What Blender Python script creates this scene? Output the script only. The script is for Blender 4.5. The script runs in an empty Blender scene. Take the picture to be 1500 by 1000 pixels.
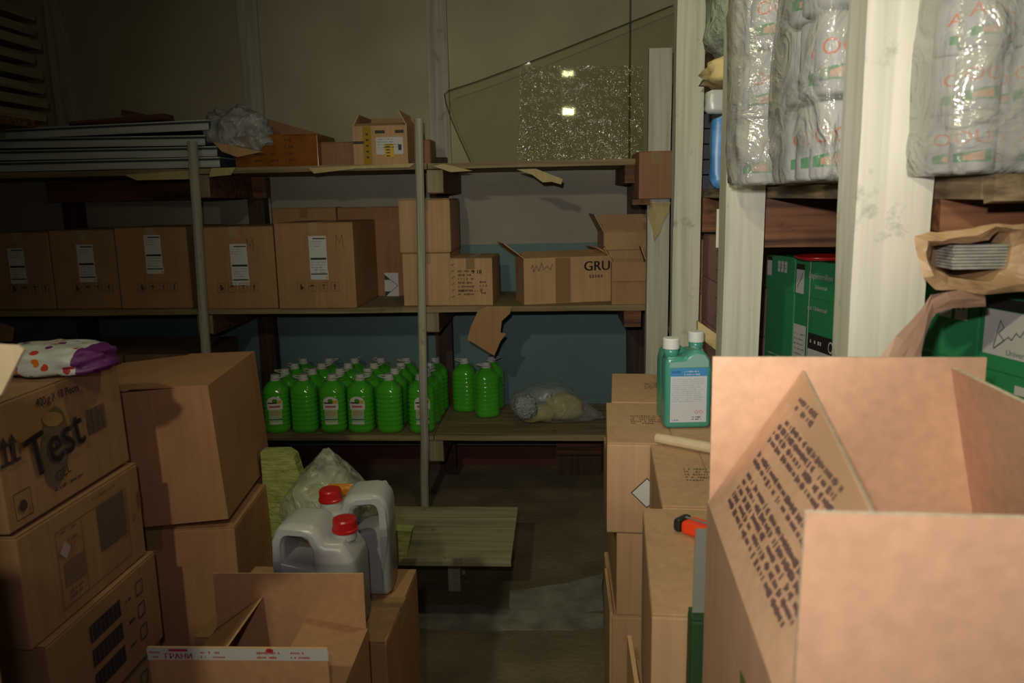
import bpy, bmesh, math, random
from mathutils import Vector, Matrix, Euler, noise
from math import radians as R, sin, cos, pi
random.seed(7)
S = bpy.context.scene
COL = S.collection

# ------------------------------------------------------------------ camera
F = 1149.0
cam_d = bpy.data.cameras.new('camera')
cam = bpy.data.objects.new('camera', cam_d); COL.objects.link(cam)
cam_d.sensor_width = 23.5; cam_d.lens = 23.5 * F / 1500
cam_d.clip_start = 0.02
CM = Matrix.Rotation(R(3.64), 3, 'Z') @ Matrix.Rotation(R(90 - 10.4), 3, 'X') @ Matrix.Rotation(R(-1.1), 3, 'Z')
CP = Vector((0, 0, 1.75))
cam.matrix_world = Matrix.Translation(CP) @ CM.to_4x4()
cam_d.dof.use_dof = True; cam_d.dof.focus_distance = 3.0; cam_d.dof.aperture_fstop = 4.5
S.camera = cam

def P(px, py, X=None, Y=None, Z=None):
    """point of the room seen at a pixel of the photograph, on one known plane"""
    d = CM @ Vector(((px - 750) / F, -(py - 500) / F, -1))
    k, v = (0, X) if X is not None else (1, Y) if Y is not None else (2, Z)
    return CP + d * ((v - CP[k]) / d[k])

# ------------------------------------------------------------------ light, exposure
S.view_settings.view_transform = 'Standard'; S.view_settings.look = 'None'
S.view_settings.gamma = 1; S.view_settings.use_curve_mapping = False
S.view_settings.exposure = 0.0
S.cycles.transparent_max_bounces = 32      # several sheets of film and glass lie behind each other
w = bpy.data.worlds.new('world'); S.world = w; w.use_nodes = True
w.node_tree.nodes['Background'].inputs[0].default_value = (0.06, 0.07, 0.06, 1)
w.node_tree.nodes['Background'].inputs[1].default_value = 0.05

def light(name, kind, loc, energy, color, target=None, **k):
    d = bpy.data.lights.new(name, kind); d.energy = energy; d.color = color
    for a, b in k.items(): setattr(d, a, b)
    o = bpy.data.objects.new(name, d); COL.objects.link(o); o.location = loc
    if target is not None:
        o.rotation_euler = (Vector(target) - Vector(loc)).to_track_quat('-Z', 'Y').to_euler()
    return o
# camera flash: a hot centre and a wide spill from the same head just above the lens
FL = (-0.06, 0.0, 1.88)
light('camera_flash', 'SPOT', FL, 82, (1.0, 0.92, 0.83), (0.25, 5, 2.0), spot_size=R(64), spot_blend=1.0, shadow_soft_size=0.02)
light('camera_flash_spill', 'SPOT', FL, 23, (1.0, 0.88, 0.81), (1.1, 5, 1.9), spot_size=R(150), spot_blend=1.0, shadow_soft_size=0.02)
# bare bulb hanging behind and left of the viewer: yellow light from above, shadows thrown forward on the floor
light('ceiling_bulb', 'SPOT', (-0.72, -0.75, 2.8), 88, (1.0, 0.95, 0.55), (0.75, 3.4, 1.0), spot_size=R(92), spot_blend=1.0, shadow_soft_size=0.05)
light('overhead_light', 'AREA', (0.08, 2.0, 3.1), 4.5, (1.0, 0.96, 0.5), (0.0, 2.0, 0), shape='RECTANGLE', size=0.16, size_y=0.1)  # added warm fill that lifts box tops and floor, and glints in the glass
light('overhead_light', 'AREA', (-0.32, 3.5, 3.0), 0.6, (1.0, 0.97, 0.75), (-0.32, 3.5, 0), shape='RECTANGLE', size=0.2, size_y=0.05)

# ------------------------------------------------------------------ materials
MATS = {}
def newmat(name):
    m = bpy.data.materials.new(name); m.use_nodes = True
    return m, m.node_tree, m.node_tree.nodes['Principled BSDF']
def plain(name, rgb, rough=0.6, metal=0.0, **k):
    if name in MATS: return MATS[name]
    m, nt, b = newmat(name)
    b.inputs['Base Color'].default_value = (*rgb, 1); b.inputs['Roughness'].default_value = rough
    b.inputs['Metallic'].default_value = metal
    for a, v in k.items(): b.inputs[a.replace('_', ' ')].default_value = v
    MATS[name] = m; return m
def noisy(name, c1, c2, scale=(4, 4, 4), rough=0.75, detail=4, bump=0.0, bscale=None, lo=0.3, hi=0.7, **k):
    """two colours mixed by stretched noise, with optional bump"""
    if name in MATS: return MATS[name]
    m, nt, b = newmat(name); N, L = nt.nodes, nt.links
    tc = N.new('ShaderNodeTexCoord'); mp = N.new('ShaderNodeMapping'); mp.inputs['Scale'].default_value = scale
    nz = N.new('ShaderNodeTexNoise'); nz.inputs['Scale'].default_value = 1; nz.inputs['Detail'].default_value = detail
    rp = N.new('ShaderNodeValToRGB')
    rp.color_ramp.elements[0].position = lo; rp.color_ramp.elements[1].position = hi
    rp.color_ramp.elements[0].color = (*c1, 1); rp.color_ramp.elements[1].color = (*c2, 1)
    L.new(tc.outputs['Object'], mp.inputs['Vector']); L.new(mp.outputs['Vector'], nz.inputs['Vector'])
    L.new(nz.outputs['Fac'], rp.inputs['Fac']); L.new(rp.outputs['Color'], b.inputs['Base Color'])
    b.inputs['Roughness'].default_value = rough
    for a, v in k.items(): b.inputs[a.replace('_', ' ')].default_value = v
    if bump:
        nb = nz
        if bscale:
            nb = N.new('ShaderNodeTexNoise'); nb.inputs['Scale'].default_value = bscale; nb.inputs['Detail'].default_value = 3
            L.new(tc.outputs['Object'], nb.inputs['Vector'])
        bp = N.new('ShaderNodeBump'); bp.inputs['Strength'].default_value = bump; bp.inputs['Distance'].default_value = 0.02
        L.new(nb.outputs['Fac'], bp.inputs['Height']); L.new(bp.outputs['Normal'], b.inputs['Normal'])
    MATS[name] = m; return m
def cardboard(name, rgb, ribs=0.12, rough=0.72):
    """kraft board: mottled paper, faint vertical corrugation showing through"""
    if name in MATS: return MATS[name]
    m, nt, b = newmat(name); N, L = nt.nodes, nt.links
    tc = N.new('ShaderNodeTexCoord')
    nz = N.new('ShaderNodeTexNoise'); nz.inputs['Scale'].default_value = 7; nz.inputs['Detail'].default_value = 5
    L.new(tc.outputs['Object'], nz.inputs['Vector'])
    mp = N.new('ShaderNodeMapping'); mp.inputs['Scale'].default_value = (60, 60, 1.2)
    n2 = N.new('ShaderNodeTexNoise'); n2.inputs['Scale'].default_value = 1; n2.inputs['Detail'].default_value = 2
    L.new(tc.outputs['Object'], mp.inputs['Vector']); L.new(mp.outputs['Vector'], n2.inputs['Vector'])
    ad = N.new('ShaderNodeMath'); ad.operation = 'ADD'
    L.new(nz.outputs['Fac'], ad.inputs[0]); L.new(n2.outputs['Fac'], ad.inputs[1])
    mr = N.new('ShaderNodeMapRange'); mr.inputs[1].default_value = 0.6; mr.inputs[2].default_value = 1.4
    mr.inputs[3].default_value = 0.84; mr.inputs[4].default_value = 1.14
    L.new(ad.outputs[0], mr.inputs[0])
    mx = N.new('ShaderNodeVectorMath'); mx.operation = 'SCALE'; mx.inputs[0].default_value = rgb
    L.new(mr.outputs[0], mx.inputs['Scale']); L.new(mx.outputs[0], b.inputs['Base Color'])
    wv = N.new('ShaderNodeTexWave'); wv.inputs['Scale'].default_value = 110; wv.bands_direction = 'X'
    m2 = N.new('ShaderNodeMapping'); m2.inputs['Scale'].default_value = (1, 1, 0.0)
    L.new(tc.outputs['Object'], m2.inputs['Vector']); L.new(m2.outputs['Vector'], wv.inputs['Vector'])
    bp = N.new('ShaderNodeBump'); bp.inputs['Strength'].default_value = ribs; bp.inputs['Distance'].default_value = 0.002
    L.new(wv.outputs['Fac'], bp.inputs['Height']); L.new(bp.outputs['Normal'], b.inputs['Normal'])
    b.inputs['Roughness'].default_value = rough
    MATS[name] = m; return m
def wood(name, c1, c2, axis='Z', knots=True, bump=0.25, rough=0.7):
    if name in MATS: return MATS[name]
    m, nt, b = newmat(name); N, L = nt.nodes, nt.links
    sc = {'X': (1.5, 40, 40), 'Y': (40, 1.5, 40), 'Z': (40, 40, 1.5)}[axis]
    tc = N.new('ShaderNodeTexCoord'); mp = N.new('ShaderNodeMapping'); mp.inputs['Scale'].default_value = sc
    nz = N.new('ShaderNodeTexNoise'); nz.inputs['Scale'].default_value = 1; nz.inputs['Detail'].default_value = 6
    nz.inputs['Distortion'].default_value = 0.6
    rp = N.new('ShaderNodeValToRGB'); rp.color_ramp.elements[0].position = 0.3; rp.color_ramp.elements[1].position = 0.62
    rp.color_ramp.elements[0].color = (*c1, 1); rp.color_ramp.elements[1].color = (*c2, 1)
    L.new(tc.outputs['Object'], mp.inputs['Vector']); L.new(mp.outputs['Vector'], nz.inputs['Vector']); L.new(nz.outputs['Fac'], rp.inputs['Fac'])
    out = rp.outputs['Color']
    if knots:
        n3 = N.new('ShaderNodeTexNoise'); n3.inputs['Scale'].default_value = 9; n3.inputs['Detail'].default_value = 6; n3.inputs['Roughness'].default_value = 0.7
        L.new(tc.outputs['Object'], n3.inputs['Vector'])
        r3 = N.new('ShaderNodeValToRGB'); r3.color_ramp.elements[0].position = 0.60; r3.color_ramp.elements[1].position = 0.74
        L.new(n3.outputs['Fac'], r3.inputs['Fac'])
        mx = N.new('ShaderNodeMix'); mx.data_type = 'RGBA'
        L.new(r3.outputs['Color'], mx.inputs['Factor']); L.new(out, mx.inputs['A'])
        mx.inputs['B'].default_value = (c1[0] * .55, c1[1] * .55, c1[2] * .5, 1); out = mx.outputs['Result']
    L.new(out, b.inputs['Base Color'])
    bp = N.new('ShaderNodeBump'); bp.inputs['Strength'].default_value = bump; bp.inputs['Distance'].default_value = 0.004
    L.new(nz.outputs['Fac'], bp.inputs['Height']); L.new(bp.outputs['Normal'], b.inputs['Normal'])
    b.inputs['Roughness'].default_value = rough
    MATS[name] = m; return m
def film(name, rgb, opacity=0.35, rough=0.18, wrinkle=14.0, strength=0.9):
    """crinkled clear plastic film: part see-through, part milky gloss"""
    if name in MATS: return MATS[name]
    m, nt, b = newmat(name); N, L = nt.nodes, nt.links
    tr = N.new('ShaderNodeBsdfTransparent'); mx = N.new('ShaderNodeMixShader')
    out = N['Material Output']
    b.inputs['Base Color'].default_value = (*rgb, 1); b.inputs['Roughness'].default_value = rough
    b.inputs['Specular IOR Level'].default_value = 0.8
    tc = N.new('ShaderNodeTexCoord')
    nz = N.new('ShaderNodeTexNoise'); nz.inputs['Scale'].default_value = wrinkle; nz.inputs['Detail'].default_value = 5; nz.inputs['Distortion'].default_value = 1.2
    L.new(tc.outputs['Object'], nz.inputs['Vector'])
    bp = N.new('ShaderNodeBump'); bp.inputs['Strength'].default_value = strength; bp.inputs['Distance'].default_value = 0.03
    L.new(nz.outputs['Fac'], bp.inputs['Height']); L.new(bp.outputs['Normal'], b.inputs['Normal'])
    mr = N.new('ShaderNodeMapRange'); mr.inputs[1].default_value = 0.35; mr.inputs[2].default_value = 0.7
    mr.inputs[3].default_value = opacity * 0.6; mr.inputs[4].default_value = min(1, opacity * 1.6)
    L.new(nz.outputs['Fac'], mr.inputs[0]); L.new(mr.outputs[0], mx.inputs['Fac'])
    L.new(tr.outputs[0], mx.inputs[1]); L.new(b.outputs[0], mx.inputs[2]); L.new(mx.outputs[0], out.inputs['Surface'])
    MATS[name] = m; return m
def glassy(name, tint, amount=0.12, bump=0, scale=40):
    """thin sheet: tinted see-through with a mirror coat"""
    if name in MATS: return MATS[name]
    m, nt, b = newmat(name); N, L = nt.nodes, nt.links
    tr = N.new('ShaderNodeBsdfTransparent'); tr.inputs[0].default_value = (*tint, 1)
    gl = N.new('ShaderNodeBsdfGlossy'); gl.inputs['Roughness'].default_value = 0.04
    mx = N.new('ShaderNodeMixShader'); mx.inputs[0].default_value = amount
    if bump:
        tc = N.new('ShaderNodeTexCoord'); nz = N.new('ShaderNodeTexNoise'); nz.inputs['Scale'].default_value = scale
        nz.inputs['Detail'].default_value = 1.5; nz.inputs['Distortion'].default_value = 1.5
        L.new(tc.outputs['Object'], nz.inputs['Vector'])
        bp = N.new('ShaderNodeBump'); bp.inputs['Strength'].default_value = bump; bp.inputs['Distance'].default_value = 0.008
        L.new(nz.outputs['Fac'], bp.inputs['Height']); L.new(bp.outputs['Normal'], gl.inputs['Normal'])
        gl.inputs['Roughness'].default_value = 0.12
    L.new(tr.outputs[0], mx.inputs[1]); L.new(gl.outputs[0], mx.inputs[2]); L.new(mx.outputs[0], N['Material Output'].inputs['Surface'])
    MATS[name] = m; return m

K1 = cardboard('kraft_brown', (0.40, 0.225, 0.105))
K2 = cardboard('kraft_tan', (0.53, 0.33, 0.165))
K3 = cardboard('kraft_pale', (0.60, 0.385, 0.215), ribs=0.12)
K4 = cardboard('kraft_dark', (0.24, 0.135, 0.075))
KR = cardboard('kraft_reddish', (0.33, 0.165, 0.085))
KC = cardboard('kraft_foreground', (0.68, 0.415, 0.285), ribs=0.05)
KCUT = noisy('cut_board_edge', (0.5, 0.42, 0.3), (0.72, 0.66, 0.52), (120, 120, 120), 0.9)
TAPE = plain('brown_tape', (0.30, 0.19, 0.09), 0.22)
TAPEC = plain('clear_tape', (0.42, 0.30, 0.19), 0.15)
INK = plain('black_ink', (0.035, 0.028, 0.03), 0.6)
INKF = plain('faded_ink', (0.16, 0.10, 0.065), 0.7)
INKB = plain('blue_black_ink', (0.05, 0.03, 0.042), 0.7)
WHITE = plain('white_paper', (0.62, 0.62, 0.62), 0.6)
POST = wood('whitewashed_wood', (0.46, 0.45, 0.38), (0.62, 0.61, 0.54), bump=.12)
POSTG = wood('grey_wood', (0.34, 0.32, 0.26), (0.5, 0.48, 0.40))
DARKW = wood('dark_red_wood', (0.035, 0.013, 0.007), (0.24, 0.10, 0.045), 'X')
DARKV = wood('dark_brown_post', (0.035, 0.016, 0.010), (0.085, 0.04, 0.025), 'Z')
SHELF = wood('shelf_board', (0.17, 0.12, 0.06), (0.33, 0.25, 0.14), 'X')
BARK = noisy('bark_edge', (0.06, 0.035, 0.02), (0.32, 0.24, 0.14), (18, 6, 60), 0.85, bump=0.6)
BENCH = wood('weathered_board', (0.27, 0.25, 0.16), (0.44, 0.42, 0.29), 'X')

# ------------------------------------------------------------------ mesh helpers
def obj(name, bm, mat=None, parent=None, smooth=False, mats=None):
    me = bpy.data.meshes.new(name); bm.normal_update(); bm.to_mesh(me); bm.free()
    for m in (mats or [mat]): me.materials.append(m)
    if smooth:
        for p in me.polygons: p.use_smooth = True
    o = bpy.data.objects.new(name, me); COL.objects.link(o)
    if parent is not None: o.parent = parent
    return o
def tag(o, label, cat, group=None, kind=None):
    if label: o['label'] = label
    if cat: o['category'] = cat
    if group: o['group'] = group
    if kind: o['kind'] = kind
    return o
def thing(name, label, cat, loc=(0, 0, 0), rotz=0, group=None, tilt=(0, 0)):
    o = bpy.data.objects.new(name, None); COL.objects.link(o); o.empty_display_size = 0.1
    o.location = loc; o.rotation_euler = (R(tilt[0]), R(tilt[1]), R(rotz))
    return tag(o, label, cat, group)
def setting(name, bm, mat):
    return tag(obj(name, bm, mat), None, None, kind='structure')
def copy_tree(o, parent=None):
    c = o.copy(); COL.objects.link(c); c.parent = parent
    for ch in o.children: copy_tree(ch, c)
    return c
def bx(bm, x0, x1, y0, y1, z0, z1, M=None, mi=0, bev=0):
    r = bmesh.ops.create_cube(bm, size=1); vs = r['verts']
    bmesh.ops.scale(bm, vec=(x1 - x0, y1 - y0, z1 - z0), verts=vs)
    bmesh.ops.translate(bm, vec=((x0 + x1) / 2, (y0 + y1) / 2, (z0 + z1) / 2), verts=vs)
    fs = list({f for v in vs for f in v.link_faces})
    if bev:
        es = list({e for v in vs for e in v.link_edges})
        rr = bmesh.ops.bevel(bm, geom=es, offset=bev, segments=2, affect='EDGES', profile=0.6)
        vs = list({v for v in rr['verts']} | {v for f in rr['faces'] for v in f.verts})
    for f in {f for v in vs for f in v.link_faces}: f.material_index = mi
    if M is not None: bmesh.ops.transform(bm, matrix=M, verts=[v for v in vs if v.is_valid])
    return vs
def box(x0, x1, y0, y1, z0, z1, bev=0):
    bm = bmesh.new(); bx(bm, x0, x1, y0, y1, z0, z1, bev=bev); return bm
def rough_board(x0, x1, y0, y1, z0, z1, axis=0, n=14, amp=0.006, seed=0, split=True):
    """plank whose long edges wander a little"""
    bm = bmesh.new(); lo = (x0, y0, z0); hi = (x1, y1, z1)
    o = [a for a in (0, 1, 2) if a != axis]
    rings = []
    for i in range(n + 1):
        t = i / n; ring = []
        for a, b in ((0, 0), (1, 0), (1, 1), (0, 1)):
            p = [0, 0, 0]; p[axis] = lo[axis] + (hi[axis] - lo[axis]) * t
            p[o[0]] = (lo, hi)[a][o[0]]; p[o[1]] = (lo, hi)[b][o[1]]
            v = noise.noise_vector(Vector((p[0] * 3 + seed * 7.3 + a * 3, p[1] * 3 + b * 5, p[2] * 3 + seed)))
            p[o[0]] += v.x * amp; p[o[1]] += v.y * amp * 0.5
            ring.append(bm.verts.new(p))
        rings.append(ring)
    for i in range(n):
        for k in range(4):
            bm.faces.new((rings[i][k], rings[i][(k + 1) % 4], rings[i + 1][(k + 1) % 4], rings[i + 1][k]))
    bm.faces.new(rings[0][::-1]); bm.faces.new(rings[-1])
    bmesh.ops.recalc_face_normals(bm, faces=bm.faces)
    return bm
def slab(pts, nrm, th, mi_edge=None):
    """flat outline (3-D points in order) with thickness th along nrm"""
    bm = bmesh.new(); n = Vector(nrm).normalized() * th
    a = [bm.verts.new(Vector(p)) for p in pts]; b = [bm.verts.new(Vector(p) + n) for p in pts]
    bm.faces.new(a[::-1]); bm.faces.new(b)
    for i in range(len(a)):
        f = bm.faces.new((a[i], a[(i + 1) % len(a)], b[(i + 1) % len(a)], b[i]))
        if mi_edge: f.material_index = mi_edge
    bmesh.ops.recalc_face_normals(bm, faces=bm.faces)
    return bm
def tube(pts, rad, seg=10, caps=True, bm=None):
    bm = bm or bmesh.new(); pts = [Vector(p) for p in pts]; rings = []
    if not hasattr(rad, '__len__'): rad = [rad] * len(pts)
    up = Vector((0, 0, 1))
    for i, p in enumerate(pts):
        t = (pts[min(i + 1, len(pts) - 1)] - pts[max(i - 1, 0)]).normalized()
        u = up if abs(t.dot(up)) < 0.95 else Vector((1, 0, 0))
        s = t.cross(u).normalized(); q = s.cross(t).normalized()
        rings.append([bm.verts.new(p + (s * cos(2 * pi * k / seg) + q * sin(2 * pi * k / seg)) * rad[i]) for k in range(seg)])
    for i in range(len(rings) - 1):
        for k in range(seg):
            bm.faces.new((rings[i][k], rings[i][(k + 1) % seg], rings[i + 1][(k + 1) % seg], rings[i + 1][k]))
    if caps: bm.faces.new(rings[0][::-1]); bm.faces.new(rings[-1])
    bmesh.ops.recalc_face_normals(bm, faces=bm.faces)
    return bm
def lathe(prof, seg=24, sq=0.0, sx=1, sy=1, bm=None, c=(0, 0)):
    """profile (r, z); sq > 0 squares the section"""
    bm = bm or bmesh.new(); rings = []
    for r, z in prof:
        ring = []
        for k in range(seg):
            a = 2 * pi * k / seg; e = 1 - sq
            x = abs(cos(a)) ** e * (1 if cos(a) >= 0 else -1); y = abs(sin(a)) ** e * (1 if sin(a) >= 0 else -1)
            ring.append(bm.verts.new((c[0] + x * r * sx, c[1] + y * r * sy, z)))
        rings.append(ring)
    for i in range(len(rings) - 1):
        for k in range(seg):
            bm.faces.new((rings[i][k], rings[i][(k + 1) % seg], rings[i + 1][(k + 1) % seg], rings[i + 1][k]))
    bm.faces.new(rings[0][::-1]); bm.faces.new(rings[-1])
    bmesh.ops.recalc_face_normals(bm, faces=bm.faces)
    return bm
def lump(c, dims, amp=0.06, freq=3.0, power=0.5, seg=40, seed=0, ridges=0.03, rf=9, shape=None):
    """soft boxy hull with folds"""
    bm = bmesh.new(); rings = []; n = seg // 2
    for i in range(n + 1):
        ph = -pi / 2 + pi * i / n; ring = []
        for k in range(seg):
            th = 2 * pi * k / seg
            def pw(v): return abs(v) ** power * (1 if v >= 0 else -1)
            d = Vector((pw(cos(ph)) * pw(cos(th)), pw(cos(ph)) * pw(sin(th)), pw(sin(ph))))
            q = d * freq + Vector((seed * 3.1, seed * 1.7, seed))
            s = 1 + amp * noise.noise(q)
            s += ridges * (abs(noise.noise(d * rf + Vector((seed, 0, 0)))) * 2 - 0.5)
            p = Vector((d.x * dims[0] / 2, d.y * dims[1] / 2, d.z * dims[2] / 2)) * s
            if shape: p = shape(p, d)
            ring.append(bm.verts.new(p + Vector(c)))
        rings.append(ring)
    for i in range(n):
        for k in range(seg):
            bm.faces.new((rings[i][k], rings[i][(k + 1) % seg], rings[i + 1][(k + 1) % seg], rings[i + 1][k]))
    bmesh.ops.remove_doubles(bm, verts=bm.verts, dist=1e-5)
    bmesh.ops.recalc_face_normals(bm, faces=bm.faces)
    return bm

# ------------------------------------------------------------------ printing on surfaces
_T = {}
def text_mesh(s):
    if s not in _T:
        c = bpy.data.curves.new('t', 'FONT'); c.body = s; c.size = 1; c.resolution_u = 3
        c.align_x = 'CENTER'; c.align_y = 'CENTER'
        o = bpy.data.objects.new('t', c); COL.objects.link(o)
        me = bpy.data.meshes.new_from_object(o.evaluated_get(bpy.context.evaluated_depsgraph_get()))
        bpy.data.objects.remove(o); _T[s] = me
    return _T[s]
class Print:
    """ink laid on a plane given by origin o, right u, up v"""
    def __init__(s, o, u, v, lift=0.0008):
        s.o, s.u, s.v = Vector(o), Vector(u).normalized(), Vector(v).normalized()
        s.n = s.u.cross(s.v).normalized(); s.bm = bmesh.new(); s.lift = lift
    def p(s, a, b, h=1.0): return s.o + s.u * a + s.v * b + s.n * s.lift * h
    def poly(s, pts, h=1.0, mi=0):
        f = s.bm.faces.new([s.bm.verts.new(s.p(a, b, h)) for a, b in pts]); f.material_index = mi
    def rect(s, a, b, w, h, lay=1.0, mi=0, rot=0):
        c, q = cos(R(rot)), sin(R(rot))
        s.poly([(a + x * c - y * q, b + x * q + y * c) for x, y in ((-w/2, -h/2), (w/2, -h/2), (w/2, h/2), (-w/2, h/2))], lay, mi)
    def frame(s, a, b, w, h, t, mi=0):
        s.rect(a, b + h/2, w, t, mi=mi); s.rect(a, b - h/2, w, t, mi=mi); s.rect(a - w/2, b, t, h, mi=mi); s.rect(a + w/2, b, t, h, mi=mi)
    def ell(s, a, b, rx, ry, lay=1.0, mi=0, rot=0, n=20):
        c, q = cos(R(rot)), sin(R(rot))
        s.poly([(a + rx*cos(t)*c - ry*sin(t)*q, b + rx*cos(t)*q + ry*sin(t)*c) for t in [2*pi*k/n for k in range(n)]], lay, mi)
    def stroke(s, pts, t, lay=1.0, mi=0):
        for (a, b), (c, d) in zip(pts, pts[1:]):
            l = math.hypot(c - a, d - b)
            s.rect((a + c)/2, (b + d)/2, l + t*.6, t, lay, mi, math.degrees(math.atan2(d - b, c - a)))
    def text(s, txt, a, b, size, lay=1.0, mi=0, rot=0, sx=1.0, bold=0):
        me = text_mesh(txt); c, q = cos(R(rot)), sin(R(rot))
        for off in ([0] if not bold else [-bold, 0, bold]):
            vs = [s.bm.verts.new(s.p(a + v.co.x*size*sx*c - v.co.y*size*q + off, b + v.co.x*size*sx*q + v.co.y*size*c, lay)) for v in me.vertices]
            for f in me.polygons:
                try: s.bm.faces.new([vs[i] for i in f.vertices]).material_index = mi
                except ValueError: pass
    def lines(s, a, b, w, n, gap, t, mi=0, rot=0, rag=0.35, lay=1.0, tight=False):
        """rows of small unreadable print"""
        rr = random.Random(int(a*997 + b*331 + n)); c, q = cos(R(rot)), sin(R(rot))
        for i in range(n):
            y = -i * gap; x = 0; W = w * (1 - rag * rr.random())
            while x < W:
                l = t * rr.uniform(0.35, 0.6)
                if rr.random() < 0.85:
                    h = t * rr.choice((0.6, 0.7, 1.0))
                    xx, yy = x + l/2, y
                    s.rect(a + xx*c - yy*q, b + xx*q + yy*c, l, h, lay, mi, rot)
                x += l + t * (0.12 if tight else 0.22) + (t * (.4 if tight else 0.7) if rr.random() < (.1 if tight else 0.16) else 0)
    def barcode(s, a, b, w, h, mi=0):
        rr = random.Random(5); x = -w/2
        while x < w/2:
            l = w * rr.choice((.02, .03, .045)); s.rect(a + x, b, l, h, mi=mi); x += l + w * rr.choice((.02, .03))
    def arrow(s, a, b, h, mi=0):
        s.rect(a, b - h*.15, h*.16, h*.6, mi=mi); s.poly([(a - h*.22, b + h*.12), (a + h*.22, b + h*.12), (a, b + h*.5)], mi=mi)
    def icons(s, a, b, sz, step, mi=0, mif=None):
        """the four handling pictograms in frames"""
        for k in range(4): s.frame(a + k*step, b, sz, sz*1.15, sz*.05, mi if mif is None else mif)
        s.rect(a, b, sz*.3, sz*.75, mi=mi); s.rect(a + sz*.2, b - sz*.1, sz*.25, sz*.3, mi=mi)
        s.poly([(a + step - sz*.35, b + sz*.05), (a + step + sz*.35, b + sz*.05), (a + step + sz*.15, b + sz*.3), (a + step - sz*.15, b + sz*.3)], mi=mi)
        s.rect(a + step, b - sz*.15, sz*.06, sz*.4, mi=mi)
        s.rect(a + 2*step, b + sz*.25, sz*.5, sz*.12, mi=mi); s.rect(a + 2*step, b - sz*.05, sz*.1, sz*.6, mi=mi)
        s.arrow(a + 3*step, b, sz*.9, mi)
    def build(s, name, mats, parent, label=None):
        o = obj(name, s.bm, parent=parent, mats=mats if isinstance(mats, list) else [mats])
        if label: o['label'] = label
        return o

# ------------------------------------------------------------------ cartons
def face(dims, side):
    """origin, right and up of a carton's face, measured from its centre"""
    w, d, h = dims
    return {'front': ((0, -d/2, h/2), (1, 0, 0), (0, 0, 1)), 'right': ((w/2, 0, h/2), (0, 1, 0), (0, 0, 1)),
            'left': ((-w/2, 0, h/2), (0, -1, 0), (0, 0, 1)), 'top': ((0, 0, h), (1, 0, 0), (0, 1, 0))}[side]
def carton(label, loc, dims, rotz=0, mat=K1, tape=TAPE, group=None, tilt=(0, 0), seam='y', name='cardboard_box', tapeon=True, drop=0.06, bev=0.004, bulge=0.004):
    """closed shipping carton; loc = centre of its base"""
    w, d, h = dims; t = thing(name, label, 'box', loc, rotz, group, tilt)
    bm = box(-w/2, w/2, -d/2, d/2, 0, h - 0.004, bev=bev)
    es = [e for e in bm.edges if e.calc_length() > 0.1]
    bmesh.ops.subdivide_edges(bm, edges=es, cuts=3, use_grid_fill=True)
    for v in bm.verts:
        a, b, c = v.co.x/(w/2), v.co.y/(d/2), (v.co.z - h/2)/(h/2)
        q = Vector((a*(1-b*b)*(1-c*c), b*(1-a*a)*(1-c*c), 0)) * bulge
        v.co += q
    obj('body', bm, mat, t)
    g = 0.0015
    for s in (-1, 1):
        if seam == 'y': b2 = box(min(s*g, s*(w/2-.001)), max(s*g, s*(w/2-.001)), -d/2+.001, d/2-.001, h-.0038, h, bev=.001)
        else: b2 = box(-w/2+.001, w/2-.001, min(s*g, s*(d/2-.001)), max(s*g, s*(d/2-.001)), h-.0038, h, bev=.001)
        obj('top_flap', b2, mat, t)
    if tapeon:
        b3 = bmesh.new(); tw = 0.024; e = .0006
        if seam == 'y':
            bx(b3, -tw, tw, -d/2-e, d/2+e, h, h+e); 
            for s in (-1, 1): bx(b3, -tw, tw, *sorted((s*(d/2+bulge*.2), s*(d/2+e+bulge*.6))), h-drop, h+e)
        else:
            bx(b3, -w/2-e, w/2+e, -tw, tw, h, h+e)
            for s in (-1, 1): bx(b3, *sorted((s*(w/2+bulge*.2), s*(w/2+e+bulge*.6))), -tw, tw, h-drop, h+e)
        obj('tape', b3, tape, t)
    return t
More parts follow.
